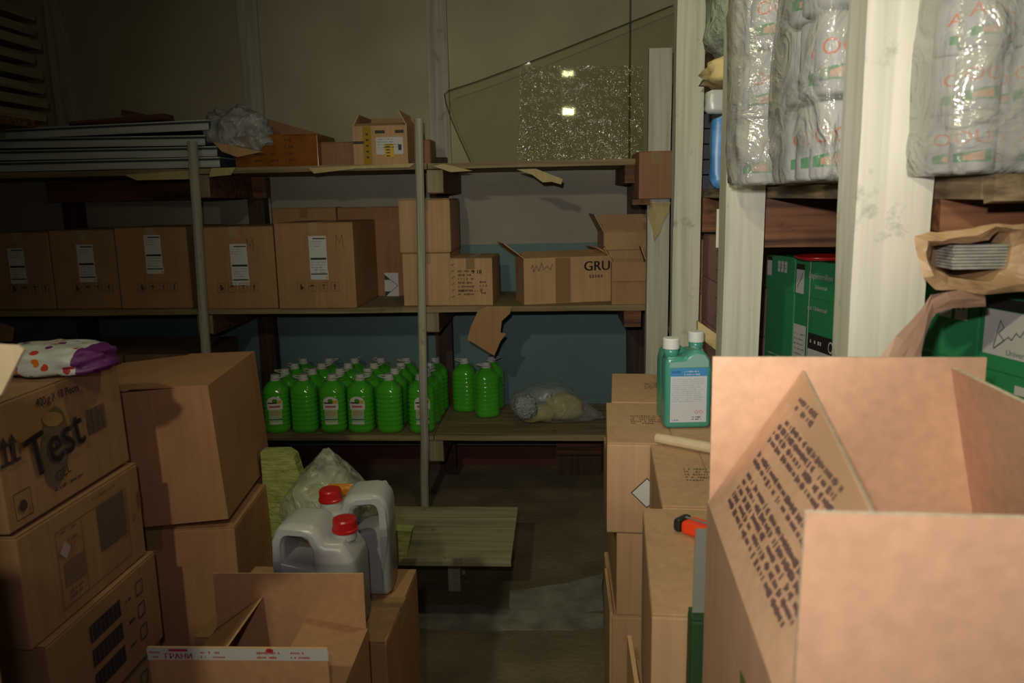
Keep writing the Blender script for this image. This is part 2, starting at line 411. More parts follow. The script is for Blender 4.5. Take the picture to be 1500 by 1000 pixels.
def flap(t, dims, side, length, ang, mat, th=0.004, inset=0.003, cut=None, skew=0.0, length2=None, bend=0.0, trim=(0, 0)):
    """flap hinged on a top edge; ang 0 = closed, 90 = upright, 180 = flat outwards"""
    w, d, h = dims; L2 = length2 or length
    W = {'front': w, 'back': w, 'left': d, 'right': d}[side] - 2*inset
    bm = bmesh.new(); n = 6; rows = []
    for i in range(n + 1):
        s = i / n; rows.append([bm.verts.new((-W/2 + trim[0]*s + (W - (trim[0]+trim[1])*s)*k/8 + skew*s, (length + (L2-length)*k/8)*s, bend*sin(pi*s))) for k in range(9)])
    lower = [[bm.verts.new(v.co - Vector((0, 0, th))) for v in r] for r in rows]
    for i in range(n):
        for k in range(8):
            bm.faces.new((rows[i][k], rows[i][k+1], rows[i+1][k+1], rows[i+1][k])); bm.faces.new((lower[i][k], lower[i+1][k], lower[i+1][k+1], lower[i][k+1]))
    rim = [(rows[0][k], lower[0][k]) for k in range(9)] + [(rows[i][8], lower[i][8]) for i in range(1, n+1)] + [(rows[n][k], lower[n][k]) for k in range(7, -1, -1)] + [(rows[i][0], lower[i][0]) for i in range(n-1, 0, -1)]
    for (a, b), (c, e) in zip(rim, rim[1:] + rim[:1]):
        f = bm.faces.new((a, b, e, c)); f.material_index = 1
    bmesh.ops.recalc_face_normals(bm, faces=bm.faces)
    o = obj('flap', bm, parent=t, mats=[mat, cut or mat])
    # local +y points inwards when closed; rotate about local x by ang
    yaw = {'front': 0, 'right': 90, 'back': 180, 'left': -90}[side]
    pos = {'front': (0, -d/2, h), 'back': (0, d/2, h), 'left': (-w/2, 0, h), 'right': (w/2, 0, h)}[side]
    o.matrix_local = Matrix.Translation(pos) @ Matrix.Rotation(R(yaw), 4, 'Z') @ Matrix.Rotation(R(ang), 4, 'X')
    return o
def open_carton(label, loc, dims, rotz=0, mat=K1, flaps=(), group=None, tilt=(0, 0), th=0.004, cut=None, name='open_cardboard_box', inner=None):
    w, d, h = dims; t = thing(name, label, 'box', loc, rotz, group, tilt)
    bm = bmesh.new()
    bx(bm, -w/2, w/2, -d/2, d/2, 0, th)
    bx(bm, -w/2, w/2, -d/2, -d/2+th, th, h); bx(bm, -w/2, w/2, d/2-th, d/2, th, h)
    bx(bm, -w/2, -w/2+th, -d/2+th, d/2-th, th, h); bx(bm, w/2-th, w/2, -d/2+th, d/2-th, th, h)
    obj('body', bm, mat, t)
    out = {}
    for f in flaps:
        out[f[0]] = flap(t, dims, f[0], f[1], f[2], mat, th, cut=cut, **(f[3] if len(f) > 3 else {}))
    t_flaps = out
    return t, t_flaps

# ================================================================== THE ROOM
def wall_material():
    m, nt, b = newmat('painted_wall'); N, L = nt.nodes, nt.links
    g = N.new('ShaderNodeNewGeometry'); sp = N.new('ShaderNodeSeparateXYZ'); L.new(g.outputs['Position'], sp.inputs[0])
    nz = N.new('ShaderNodeTexNoise'); nz.inputs['Scale'].default_value = 2.2; nz.inputs['Detail'].default_value = 8; L.new(g.outputs['Position'], nz.inputs['Vector'])
    ad = N.new('ShaderNodeMath'); ad.operation = 'MULTIPLY_ADD'; ad.inputs[1].default_value = 0.012; L.new(nz.outputs['Fac'], ad.inputs[0]); L.new(sp.outputs['Z'], ad.inputs[2])
    st = N.new('ShaderNodeMath'); st.operation = 'GREATER_THAN'; st.inputs[1].default_value = 1.467; L.new(ad.outputs[0], st.inputs[0])
    up = N.new('ShaderNodeMath'); up.operation = 'GREATER_THAN'; up.inputs[1].default_value = 1.93; L.new(sp.outputs['Z'], up.inputs[0])
    m0 = N.new('ShaderNodeMix'); m0.data_type = 'RGBA'; L.new(up.outputs[0], m0.inputs['Factor'])
    m0.inputs['A'].default_value = (0.36, 0.34, 0.27, 1); m0.inputs['B'].default_value = (0.43, 0.395, 0.265, 1)
    m1 = N.new('ShaderNodeMix'); m1.data_type = 'RGBA'; L.new(st.outputs[0], m1.inputs['Factor'])
    m1.inputs['A'].default_value = (0.135, 0.235, 0.26, 1); L.new(m0.outputs['Result'], m1.inputs['B'])
    rp = N.new('ShaderNodeMapRange'); rp.inputs[1].default_value = 0.3; rp.inputs[2].default_value = 0.7; rp.inputs[3].default_value = 0.85; rp.inputs[4].default_value = 1.12; L.new(nz.outputs['Fac'], rp.inputs[0])
    sc = N.new('ShaderNodeVectorMath'); sc.operation = 'SCALE'; L.new(m1.outputs['Result'], sc.inputs[0]); L.new(rp.outputs[0], sc.inputs['Scale'])
    # chipped patches in the lower paint
    n2 = N.new('ShaderNodeTexNoise'); n2.inputs['Scale'].default_value = 4.2; n2.inputs['Detail'].default_value = 6; n2.inputs['Roughness'].default_value = 0.7; L.new(g.outputs['Position'], n2.inputs['Vector'])
    r2 = N.new('ShaderNodeValToRGB'); r2.color_ramp.elements[0].position = 0.695; r2.color_ramp.elements[1].position = 0.72; L.new(n2.outputs['Fac'], r2.inputs[0])
    mx = N.new('ShaderNodeMix'); mx.data_type = 'RGBA'; L.new(r2.outputs['Color'], mx.inputs['Factor']); L.new(sc.outputs[0], mx.inputs['A']); mx.inputs['B'].default_value = (0.22, 0.18, 0.17, 1)
    L.new(mx.outputs['Result'], b.inputs['Base Color']); b.inputs['Roughness'].default_value = 0.62
    bp = N.new('ShaderNodeBump'); bp.inputs['Strength'].default_value = 0.25; bp.inputs['Distance'].default_value = 0.02; L.new(nz.outputs['Fac'], bp.inputs['Height']); L.new(bp.outputs['Normal'], b.inputs['Normal'])
    return m
WALL = wall_material()
FLOOR = noisy('dirty_concrete', (0.14, 0.11, 0.072), (0.28, 0.22, 0.15), (3.5, 3.5, 3.5), 0.9, 9, bump=0.35, bscale=45)
YB = 5.0; XL = -3.9; XR = 1.75; YF = -1.6; ZC = 3.2
setting('floor', box(XL-.1, XR+.1, YF-.1, YB+.1, -0.1, 0), FLOOR)
setting('ceiling', box(XL-.1, XR+.1, YF-.1, YB+.1, ZC, ZC+.1), plain('ceiling_paint', (0.35, 0.33, 0.27), 0.8))
setting('wall_back', box(XL-.1, XR+.1, YB, YB+.1, 0, ZC), WALL)
setting('wall_left', box(XL-.1, XL, YF, YB, 0, ZC), WALL)
setting('wall_right', box(XR, XR+.1, YF, YB, 0, ZC), WALL)
setting('wall_front', box(XL, XR, YF-.1, YF, 0, ZC), WALL)
setting('baseboard_back', rough_board(XL, XR, YB-.03, YB, 0, 0.13, 0, 30, .003), plain('red_brown_paint', (0.11, 0.03, 0.022), 0.6))
k = 1
for x0, x1 in ((72, 98), (352, 380), (626, 656)):
    a = P(x0, 80, Y=4.97).x; b = P(x1, 80, Y=4.97).x
    setting('trim_%d' % k, rough_board(a, b, 4.97, 5.0, 1.5, ZC, 2, 20, .004, k), POSTG); k += 1
a = P(922, 30, Y=4.99).x
setting('trim_4', box(a, a + .012, 4.994, 5.0, 1.93, ZC), plain('dark_joint', (0.12, 0.11, 0.08), 0.8))

# ================================================================== SHELVING
BOT, MID, TOP = 0.445, 1.172, 1.935
rack = thing('wooden_shelving', 'long rough wooden shelving rack along the blue back wall', 'shelving', (-1.3, 4.6, 0))
def part(name, bm, mat, root, **k):
    o = obj(name, bm, mat, root, **k); o.matrix_parent_inverse = Matrix.Translation(-Vector(root.location)); return o
for n, (za, xa, xb) in enumerate(((BOT, -3.6, -.72), (BOT, -.715, .5), (MID, -3.6, -.74), (MID, -.735, .5), (TOP, -3.6, -.70), (TOP, -.695, .42))):
    part('shelf_board', rough_board(xa, xb, 4.2, 4.88, za-.03, za, 0, 26, .007, n), SHELF, rack)
def pole(top, bottom, r):
    pts = [Vector(bottom).lerp(Vector(top), i/10) + Vector((noise.noise(Vector((i*1.3, 0, bottom[0])))*.006, 0, 0)) for i in range(11)]
    return tube(pts, [r*(1+.12*noise.noise(Vector((i, 5, 2)))) for i in range(11)], 10)
part('pole', pole((-1.945, 4.175, 2.075), (-2.0, 4.175, 0), .026), POSTG, rack)
part('pole', pole((-.727, 4.172, 2.16), (-.778, 4.172, 0), .023), POSTG, rack)
part('pole', pole((-3.22, 4.175, 2.1), (-3.22, 4.175, 0), .026), POSTG, rack)
for i, x in enumerate((-3.11, -1.9, -.745, .47)):
    part('post', rough_board(x-.055, x+.05, 4.885, 4.965, 0, 2.0 if i < 3 else 1.9, 2, 14, .004, 30+i), DARKV, rack)
for i, x in enumerate((-1.93, -.66)):
    for za, hh in ((TOP-.032, .125), (MID-.032, .11), (BOT-.032, .125)):
        dx = .0 if za > 1.5 else -.05
        part('crossbeam', rough_board(x-.045+dx, x+.045+dx, 4.215, 4.97, za-hh, za, 1, 8, .004, i+za), DARKW, rack)
        part('beam_end', box(x-.042+dx, x+.042+dx, 4.208, 4.2145, za-hh+.005, za-.003, bev=.002), wood('beam_end_grain', (.20, .16, .10), (.34, .28, .19)), rack)
for za in (TOP-.032, MID-.032):
    part('crossbeam', rough_board(.34, .43, 4.215, 4.97, za-.09, za, 1, 8, .004, za), DARKW, rack)
part('crossbeam', rough_board(-3.2, -1.8, 4.80, 4.88, TOP-.16, TOP-.034, 0, 8, .004, 4), DARKW, rack)

rack2 = thing('wooden_shelving', 'whitewashed post shelving rack along the right wall', 'shelving', (1.0, 2.6, 0))
for i, (xa, xb, y, z) in enumerate(((.447, .558, 4.10, 2.46), (.447, .552, 3.16, 3.19), (.449, .555, 2.2, 3.19), (.435, .545, 1.2, 3.19))):
    part('post', rough_board(xa, xb, y, y+.075, 0, z, 2, 26, .005, 50+i), POST, rack2)
R1, R2, R3 = 1.765, 1.065, 0.45
for y in (1.212, 2.212, 3.18):
    part('crossbeam', rough_board(.562, 1.7, y, y+.05, 1.688 if y < 2 else 1.60, R1-.03, 0, 12, .006, y), DARKW, rack2)
    part('crossbeam', rough_board(.562, 1.7, y, y+.05, R2-.13, R2-.03, 0, 12, .006, y+9), DARKW, rack2)
for za in (R1, R2, R3):
    for j, (xa, xb) in enumerate(((.562, .95), (.955, 1.35), (1.355, 1.7))):
        part('shelf_board', rough_board(xa, xb, 1.1, 4.15, za-.03, za, 1, 26, .006, za+j), BARK if (za == R1 and j == 0) else SHELF, rack2)
for za in (R1, R2):
    part('shelf_board', rough_board(.562, 1.7, 1.075, 1.099, za-.035, za+.002, 0, 30, .012, za+3), BARK, rack2)
    part('shelf_board', rough_board(.562, 1.7, 4.16, 4.95, za-.03, za, 0, 20, .006, za+5), SHELF, rack2)

# ================================================================== MIDDLE SHELF OF THE BACK RACK
def shelf_box(px0, px1, pytop, yf, depth, zb, label, mat=K1, **k):
    """carton whose front face spans two columns of the photograph at its own distance"""
    zt = P((px0+px1)/2, pytop, Y=yf).z; zm = (zb+zt)/2
    a = P(px0, 400, Y=yf).x if 'yy' not in k else P(px0, k['yy'], Y=yf).x
    b = P(px1, 400, Y=yf).x if 'yy' not in k else P(px1, k['yy'], Y=yf).x
    k.pop('yy', None); dims = (b-a, depth, zt-zb)
    return carton(label, ((a+b)/2, yf+depth/2, zb), dims, mat=mat, **k), dims
def delivery_label(t, dims, x, z, w=.098, h=.255):
    p = Print(*face(dims, 'front')); p.lift = .0045
    x -= 0; z -= dims[2]/2
    p.rect(x, z, w, h, 1, 0)
    p.rect(x+.008, z+h*.44, w*.7, .006, 1.3, 1); p.lines(x-w*.42, z+h*.37, w*.7, 3, .012, .005, 2, lay=1.3)
    p.rect(x, z-h*.02, w*.88, .011, 1.3, 1)
    p.lines(x-w*.42, z-h*.1, w*.85, 5, .014, .006, 2, lay=1.3); p.rect(x, z-h*.37, w*.92, .006, 1.3, 1)
    p.rect(x+w*.42, z-h*.45, .012, .012, 1.3, 3); p.rect(x+w*.5, z+.02, .004, h*.8, 1.2, 4)
    p.build('label', [WHITE, INK, plain('grey_print', (.25, .25, .27), .7), plain('orange_print', (.7, .4, .05), .6), plain('pink_print', (.5, .18, .2), .6)], t, 'white address label with black bar')
ICON = (.09, .05, .03)
ICM = plain('brown_ink', ICON, .7)
big = [(-14, 76, 341, 25, 4.27, 'brown sealed carton with white label at the far left end of the middle shelf'),
       (78, 172, 337, 126, 4.27, 'brown sealed carton with white label, second from left on the middle shelf'),
       (174, 279, 333, 227, 4.25, 'brown sealed carton with white label just left of the left pole'),
       (289, 404, 332, 351, 4.20, 'brown sealed carton with white label and faint M just right of the left pole'),
       (406, 520, 326, 467, 4.18, 'brown sealed carton with white label, front one overhanging the shelf beside the dark gap')]
for i, (x0, x1, yt, lx, yf, lab) in enumerate(big):
    t, dm = shelf_box(x0, x1, yt, yf, .50 if i < 4 else .52, MID+.002, lab, mat=K1, group='five brown labelled cartons on the middle shelf', rotz=(0, .5, -.5, 0, 0)[i], tape=TAPEC)
    cx = t.location.x; px = P(lx, 380, Y=yf).x - cx
    zc = P(lx, (390, 386, 373, 388, 378)[i], Y=yf).z - MID
    delivery_label(t, dm, px, zc, .098, (.20, .21, .215, .225, .235)[i])
    p = Print(*face(dm, 'front')); p.lift = .0045
    a = -dm[0]/2 + .13; zi = .118 - dm[2]/2
    p.icons(a + .0, zi, .042, .062, 0, 1)
    if i >= 3:
        for ax in ([.09, .02] if i == 4 else [.04]):
            z0 = dm[2]/2 - .10; hh = .032
            p.stroke([(ax+.05-hh*.6, z0-hh), (ax+.05-hh*.5, z0+hh), (ax+.05, z0-hh*.2), (ax+.05+hh*.5, z0+hh), (ax+.05+hh*.6, z0-hh)], .003, 1, 1)
            break
    p.build('printed_marking', [ICM, INKF], t)
YELLOWED = K2
t, d = shelf_box(405, 497, 304, 4.715, .16, MID, 'plain brown carton behind the labelled cartons, left of the two at the back', mat=K1)
t, d = shelf_box(499, 592, 303, 4.71, .165, MID, 'tall brown carton at the back with a white arrow sticker', mat=KR)
p = Print(*face(d, 'front')); p.lift = .004
c = P(574, 418, Y=4.71); cx, cz = c.x - t.location.x, c.z - MID - d[2]/2
p.rect(cx, cz, .085, .155, 1, 0); p.poly([(cx-.042, cz+.07), (cx-.005, cz+.035), (cx-.042, cz+.035)], 1.3, 1)
p.poly([(cx-.042, cz-.07), (cx-.005, cz-.035), (cx-.042, cz-.035)], 1.3, 1)
p.stroke([(cx-.005, cz+.035), (cx+.038, cz), (cx-.005, cz-.035)], .003, 1.3, 1)
p.build('sticker', [WHITE, INK], t, 'white sticker with black arrow corners')
t, d = shelf_box(590, 660, 371, 4.26, .42, MID, 'tan carton by the thin pole, lower of its stack of two', mat=K2, tape=TAPEC)
zt = MID + d[2] + .001
t, d = shelf_box(587, 662, 291, 4.27, .40, zt, 'tan carton by the thin pole, upper of its stack of two', mat=K2, tape=TAPEC, bev=.012)
t, d = shelf_box(659, 723, 378, 4.25, .36, MID, 'small tan carton with printed list, right of the thin pole', mat=K2, rotz=-2)
p = Print(*face(d, 'front')); p.lift = .0045
p.text('9 18', .035, d[2]/2-.075, .03, bold=.001); p.lines(-.07, d[2]/2-.07, .09, 7, .021, .012, 1); p.lines(.05, d[2]/2-.13, .04, 4, .02, .012, 1); p.lines(-.07, -.05, .14, 1, .02, .010, 0)
for kx in range(6): p.stroke([(-.105, .09-.035*kx), (-.09, .1-.035*kx)], .003, 1, 1)
p.build('printed_marking', [INK, ICM], t)
# long slanting carton with its end flap up
a = P(738, 446, Y=4.24); b = P(902, 436, Y=4.40)
ang = math.degrees(math.atan2(.24, b.x - a.x))
Lk = .50
hgt = P(780, 378, Y=4.27).z - MID
LR = R(15)
cxy = Vector((P(768, 446, Y=4.25).x, 4.25)) + Vector((cos(LR), sin(LR)))*Lk/2 + Vector((-sin(LR), cos(LR)))*.11
t, fl = open_carton('long low tan carton with raised torn flap and scrawl, lying slantwise on the middle shelf', (cxy.x, cxy.y, MID), (Lk, .22, hgt), 15, K2,
    (('front', .12, 14, {'skew': .0}), ('back', .12, 10), ('left', .13, 142, {'skew': -.02}), ('right', .1, 30)), cut=K3)
p = Print(*face((Lk, .22, hgt), 'front')); p.lift = .001
p.text('GRU', .165, .07, .075, 1, 0, bold=.002); p.lines(.12, .015, .11, 1, .02, .026, 1)
p.build('printed_marking', [INK, INKF], t)
p = Print(*face((Lk, .22, hgt), 'front')); p.lift = .001
p.stroke([(-.21, .07), (-.2, .09), (-.195, .05), (-.18, .085), (-.165, .055), (-.15, .10), (-.14, .06), (-.12, .08), (-.10, .06), (-.09, .09)], .0035, 1, 1)
p.build('printed_marking', [INK, INKF], t)
p = Print(*face((Lk, .22, hgt), 'front')); p.lift = .0007; p.rect(-.03, 0, .085, hgt*.98); p.build('tape', TAPE, t)
p = Print(*face((Lk, .22, hgt), 'left')); p.lift = .001; p.rect(.02, .0, .05, .14); p.build('tape', plain('white_tape', (.5, .5, .5), .3), t)
# open cartons at the right end of the shelf
a = P(879, 440, Y=4.55).x; zt = P(930, 335, Y=4.6).z
wd = .36
t, fl = open_carton('open brown carton standing upright behind the long carton at the shelf end', (a+wd/2+.01, 4.745, MID), (wd, .24, zt-MID-.02), 6, K2,
    (('front', .1, 260), ('left', .12, 118), ('back', .1, 80)), cut=K3)
a = P(897, 442, Y=4.22).x; b = P(948, 442, Y=4.22).x
zt = P(920, 384, Y=4.22).z
wd = b - a
t, fl = open_carton('small brown carton with drooping front flap beside the right whitewashed post', (a+wd/2, 4.22+.115, MID), (wd, .23, zt-MID), -2, K1,
    (('left', .09, 118, {'skew': .02}), ('right', .08, 70), ('front', .10, 262)), cut=K3)
# hanging torn cardboard piece
pts = [P(x, y, Y=4.17) for x, y in ((700, 455), (712, 449), (750, 449), (747, 459), (735, 470), (733, 487), (741, 489), (733, 500), (724, 521), (685, 497), (689, 480))]
o = tag(obj('cardboard_scrap', slab(pts, (0, 1, .1), .005, 1), parent=None, mats=[K1, KCUT]), 'folded tan cardboard scrap hanging below the middle shelf edge', 'cardboard')

# ================================================================== GREEN BOTTLES
def jug_materials():
    m, nt, b = newmat('green_liquid_plastic')
    b.inputs['Base Color'].default_value = (0.085, 0.50, 0.03, 1); b.inputs['Roughness'].default_value = 0.12
    b.inputs['Subsurface Weight'].default_value = 0.35; b.inputs['Subsurface Radius'].default_value = (.02, .06, .01); b.inputs['Subsurface Scale'].default_value = 0.5
    b.inputs['Coat Weight'].default_value = 1.0; b.inputs['Coat Roughness'].default_value = 0.06
    return m
GREEN = jug_materials()
CAPM = plain('white_cap', (.60, .62, .62), .35)
def jug(labelled):
    t = thing('liquid_jug', 'x', 'bottle')
    prof = [(.055, 0), (.068, .004), (.073, .015)]
    z = .02
    while z < .205:
        prof += [(.0745, z), (.0755, z+.008), (.0755, z+.016), (.0725, z+.0215)]; z += .026
    prof += [(.0745, z), (.074, z+.012), (.068, z+.030), (.055, z+.048), (.038, z+.062), (.026, z+.072), (.022, z+.078), (.022, z+.09)]
    obj('body', lathe(prof, 32, .22), GREEN, t, smooth=True)
    zt = z + .082
    obj('cap', lathe([(.024, zt), (.0255, zt+.002), (.0255, zt+.018), (.023, zt+.022)], 24), CAPM, t)
    ring = [(.043*cos(a)+.018, .026*sin(a), zt-.002+.012*(cos(a)+1)*.6) for a in [2*pi*q/20 for q in range(21)]]
    bmr = tube(ring, .0035, 6); lathe([(.028, zt-.012), (.029, zt-.010), (.029, zt-.004), (.028, zt-.002)], 20, bm=bmr)
    obj('carry_handle', bmr, CAPM, t)
    if labelled:
        def patch(u0, u1, z0, z1, r, bm, mi, top=False):
            n = 8; rows = []
            for j in range(9):
                zz = z0 + (z1-z0)*j/8; k = 1.0
                if top and j > 4: k = math.sqrt(max(0.02, 1-((j-4)/4.0)**2))
                rows.append([bm.verts.new((r*abs(sin(a_))**.78*(1 if a_ > 0 else -1), -r*abs(cos(a_))**.78, zz)) for a_ in [(u0+(u1-u0)*i/n)*k for i in range(n+1)]])
            for j in range(8):
                for i in range(n):
                    f = bm.faces.new((rows[j][i], rows[j][i+1], rows[j+1][i+1], rows[j+1][i])); f.material_index = mi
        bm = bmesh.new(); r = .0768
        patch(-.5, .5, .142, .218, r, bm, 0, True); patch(-.40, .40, .055, .142, r, bm, 1)
        patch(-.42, .42, .082, .088, r+.0006, bm, 2); patch(-.3, .3, .108, .14, r+.0006, bm, 3, True)
        patch(.0, .42, .178, .196, r+.0006, bm, 4); patch(-.42, .1, .178, .186, r+.0008, bm, 5); patch(-.1, .12, .186, .206, r+.0008, bm, 6, True)
        patch(-.3, .3, .155, .166, r+.0008, bm, 7); patch(-.36, .36, .060, .068, r+.0006, bm, 0)
        obj('label', bm, parent=t, mats=[plain('label_white', (.75, .75, .73), .4), plain('label_pale_green', (.42, .60, .36), .4), plain('label_blue', (.03, .12, .22), .4),
            plain('label_melon', (.5, .42, .25), .4), plain('label_yellow', (.6, .45, .03), .4), plain('label_black', (.03, .05, .03), .4), plain('label_leaf', (.08, .25, .05), .4), plain('label_pink', (.55, .12, .2), .4)],
            smooth=True)['label'] = 'white arched fruit label'
    return t
jugA = jug(True); jugB = jug(False); usedj = set()
def put_jug(src, x, y, rz, label, group):
    o = src if src.name not in usedj else copy_tree(src); usedj.add(src.name)
    o.location = (x, y, BOT+.001); o.rotation_euler = (0, 0, R(rz)); o['label'] = label
    if group: o['group'] = group
    return o
fx = [P(x, 628, Y=4.30).x for x in (409, 450, 491, 532, 573, 619)]
front = [('green liquid jug with fruit label, leftmost of the front row', True), ('green liquid jug turned away without label, second in the front row', False),
         ('green liquid jug with fruit label, third in the front row', True), ('green liquid jug with fruit label, fourth in the front row', True),
         ('green liquid jug turned away without label, fifth in the front row', False), ('green liquid jug half hidden by the thin pole', True)]
rowname = ['', 'second', 'third', 'fourth', 'rearmost']
colname = ['leftmost', 'second', 'third', 'fourth', 'fifth', 'rightmost']
for r_ in range(4):
    for c_ in range(6):
        x = fx[c_] + r_*.004 + random.uniform(-.003, .003); y = 4.30 + r_*.1545
        if r_ == 0: put_jug(jugA if front[c_][1] else jugB, x, y, (180 if not front[c_][1] else (10, 0, 2, -4, 0, 14)[c_]), front[c_][0], 'green liquid jugs on the bottom shelf')
        else: put_jug(jugB, x, y, random.uniform(0, 360), 'green liquid jug in the %s row, %s of its six' % (rowname[r_] if r_ < 3 else 'rearmost', colname[c_]), 'green liquid jugs on the bottom shelf')
put_jug(jugB, P(681, 560, Y=4.74).x, 4.74, 170, 'green liquid jug standing apart by the blue wall, left one of the three', 'green liquid jugs on the bottom shelf')
put_jug(jugB, P(713, 560, Y=4.62).x, 4.61, 200, 'green liquid jug standing apart, right and nearest of the three', 'green liquid jugs on the bottom shelf')
put_jug(jugB, P(720, 560, Y=4.78).x, 4.785, 20, 'green liquid jug standing apart, mostly hidden behind the nearest of the three', 'green liquid jugs on the bottom shelf')

# ================================================================== BAG OF FOAM ON THE BOTTOM SHELF
FOAM = noisy('yellow_foam', (.36, .30, .10), (.56, .48, .20), (14, 14, 14), .9, bump=.5)
BAGF = film('clear_bag_film', (.50, .54, .58), .26, .22, 9, .8)
ba, bb = P(745, 625, Z=BOT), P(886, 605, Z=BOT)
cx = (ba.x + bb.x)/2
for i, (dx, w_, h_, nm) in enumerate(((-.12, .22, .115, 'yellow foam lump at the knotted end inside the clear bag'), (.035, .22, .16, 'yellow foam lump in the middle of the clear bag'))):
    tag(obj('foam_piece', lump((cx+dx, 4.46+i*.04, BOT+h_/2+.008), (w_, .16, h_), .2, 2.2, .8, 24, i+3, .06, 4), FOAM, smooth=True), nm, 'foam')
def bagshape(p, d):
    t = (d.x+1)/2
    k = 1 - max(0, t-.55)*1.75 if t > .55 else 1
    p.z = (p.z + .10)*max(.12, k)*(1.0 + .18*sin(t*3)) - .10; p.y *= max(.35, k)
    return p
g = thing('plastic_bag', 'clear knotted plastic bag holding yellow foam on the bottom shelf', 'bag')
obj('film', lump((cx-.01, 4.47, BOT+.106), (.55, .26, .20), .12, 2.2, .75, 48, 2, .03, 5, bagshape), BAGF, g, smooth=True)
obj('knot', lump((cx-.185, 4.35, BOT+.125), (.13, .08, .13), .3, 3, .8, 28, 8, .10, 5), film('bag_knot_film', (.50, .56, .62), .8, .3, 40), g, smooth=True)

# dark cartons under the middle shelf at left
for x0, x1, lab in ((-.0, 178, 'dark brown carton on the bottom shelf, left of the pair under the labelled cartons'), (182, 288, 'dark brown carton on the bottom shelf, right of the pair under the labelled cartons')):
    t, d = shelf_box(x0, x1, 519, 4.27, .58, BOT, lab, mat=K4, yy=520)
tag(obj('cardboard_sheet', slab([P(x, y, Y=4.25) for x, y in ((0, 472), (20, 480), (18, 500), (0, 500))], (0, 1, 0), .006), K1), 'dark piece of card leaning at the far left of the bottom shelf', 'cardboard')

# ================================================================== TOP SHELF
PANEL = noisy('grey_white_panel', (.42, .45, .45), (.62, .65, .65), (2, 30, 30), .45)
DKP = plain('dark_panel_face', (.06, .075, .10), .5)
spec = [(-60, 322, 246, 4.24, .0), (-60, 318, 229, 4.28, .0), (-40, 300, 213, 4.27, .0), (8, 306, 196, 4.25, .0)]
labs = ['grey white long panel lying flat, lowest of the stack on the top shelf', 'grey white long panel, second from the bottom of the stack', 'grey white long panel, second from the top of the stack', 'white long panel tilted slightly up, topmost of the stack']
zprev = TOP + .002
for i, (x0, x1, yy, yf, _) in enumerate(spec):
    za = P(150, yy+4, Y=yf).z; a = P(x0, yy, Y=yf).x; b = P(x1, yy, Y=yf).x
    z0 = TOP+.004 + i*.062
    t = thing('long_panel', labs[i], 'panel', ((a+b)/2, yf+.2, z0), 0, 'grey white panels stacked on the top shelf', (0, (0, .2, .5, -1.1)[i]))
    L = b - a
    obj('panel_face', box(-L/2, L/2, -.19, .2, .006, .05, bev=.002), DKP, t)
    obj('panel_rim', box(-L/2, L/2, -.2, -.1905, .002, .038, bev=.003), PANEL, t)
    obj('panel_rim', box(-L/2+.01, L/2-.002, -.19, .2, .0505, .057, bev=.001), PANEL, t)
for i, (x0, x1, y0, y1, yf) in enumerate(((35, 290, 190, 176, 4.75), (100, 240, 178, 166, 4.72), (175, 292, 163, 186, 4.78))):
    a = P(x0, y0, Y=yf); b = P(x1, y1, Y=yf)
    if i == 2: a = P(178, 160, Y=yf); b = P(290, 185, Y=yf)
    bm = tube([a, b], .5, 4)
    bm.free()
    d = (b - a); n = Vector((0, 1, 0)); up = d.cross(n).normalized(); up = up if up.z > 0 else -up
    pts = [a, b, b - up*.035, a - up*.035]
    tag(obj('wooden_plank', slab(pts, (0, 1, 0), .12), DARKW), ['dark wooden plank lying behind the white panels, lowest', 'dark wooden plank lying behind the white panels, on top', 'dark wooden plank sloping down to the right behind the white panels'][i], 'plank', 'dark planks behind the white panels')
pb = P(150, 195, Y=4.75).z
tag(obj('support_crate', box(-3.2, -2.05, 4.60, 4.87, TOP, P(150, 186, Y=4.6).z - .01, bev=.004), DARKW), 'dark wooden crate carrying the loose planks behind the white panels', 'crate')

TAPEO = noisy('orange_tape_over_board', (.20, .07, .012), (.32, .12, .025), (9, 9, 9), .22)
# orange taped carton, partly under plastic
a = P(345, 240, Y=4.3).x; b = P(467, 240, Y=4.3).x; h = P(420, 197, Y=4.3).z - TOP
t = carton('brown carton wrapped in shiny orange tape on the top shelf', ((a+b)/2, 4.3+.17, TOP+.001), (b-a, .34, h), 0, TAPEO, TAPEO, seam='y')
p = Print(*face((b-a, .34, h), 'front')); p.lift = .004
for i in range(3):
    for j in range(4): p.lines(-.12+.085*i, h*.32-j*.035, .05, 1, .02, .014)
p.build('printed_marking', plain('dark_brown_ink', (.08, .025, .008), .5), t)
# roof shaped brown board behind
pts = [P(385, 172, Y=4.72), P(482, 200, Y=4.72), P(482, 236, Y=4.72), P(385, 236, Y=4.72)]
tag(obj('cardboard_sheet', slab(pts, (0, 1, 0), .008), KR), 'brown board with sloping top edge standing behind the orange taped carton', 'cardboard')
a = P(470, 240, Y=4.36).x; b = P(521, 240, Y=4.36).x; h = P(495, 208, Y=4.36).z - TOP
t = carton('dark brown carton between the orange taped one and the yellow taped one', ((a+b)/2, 4.36+.15, TOP+.001), (b-a-.004, .30, h), 0, KR, KR, tapeon=False)
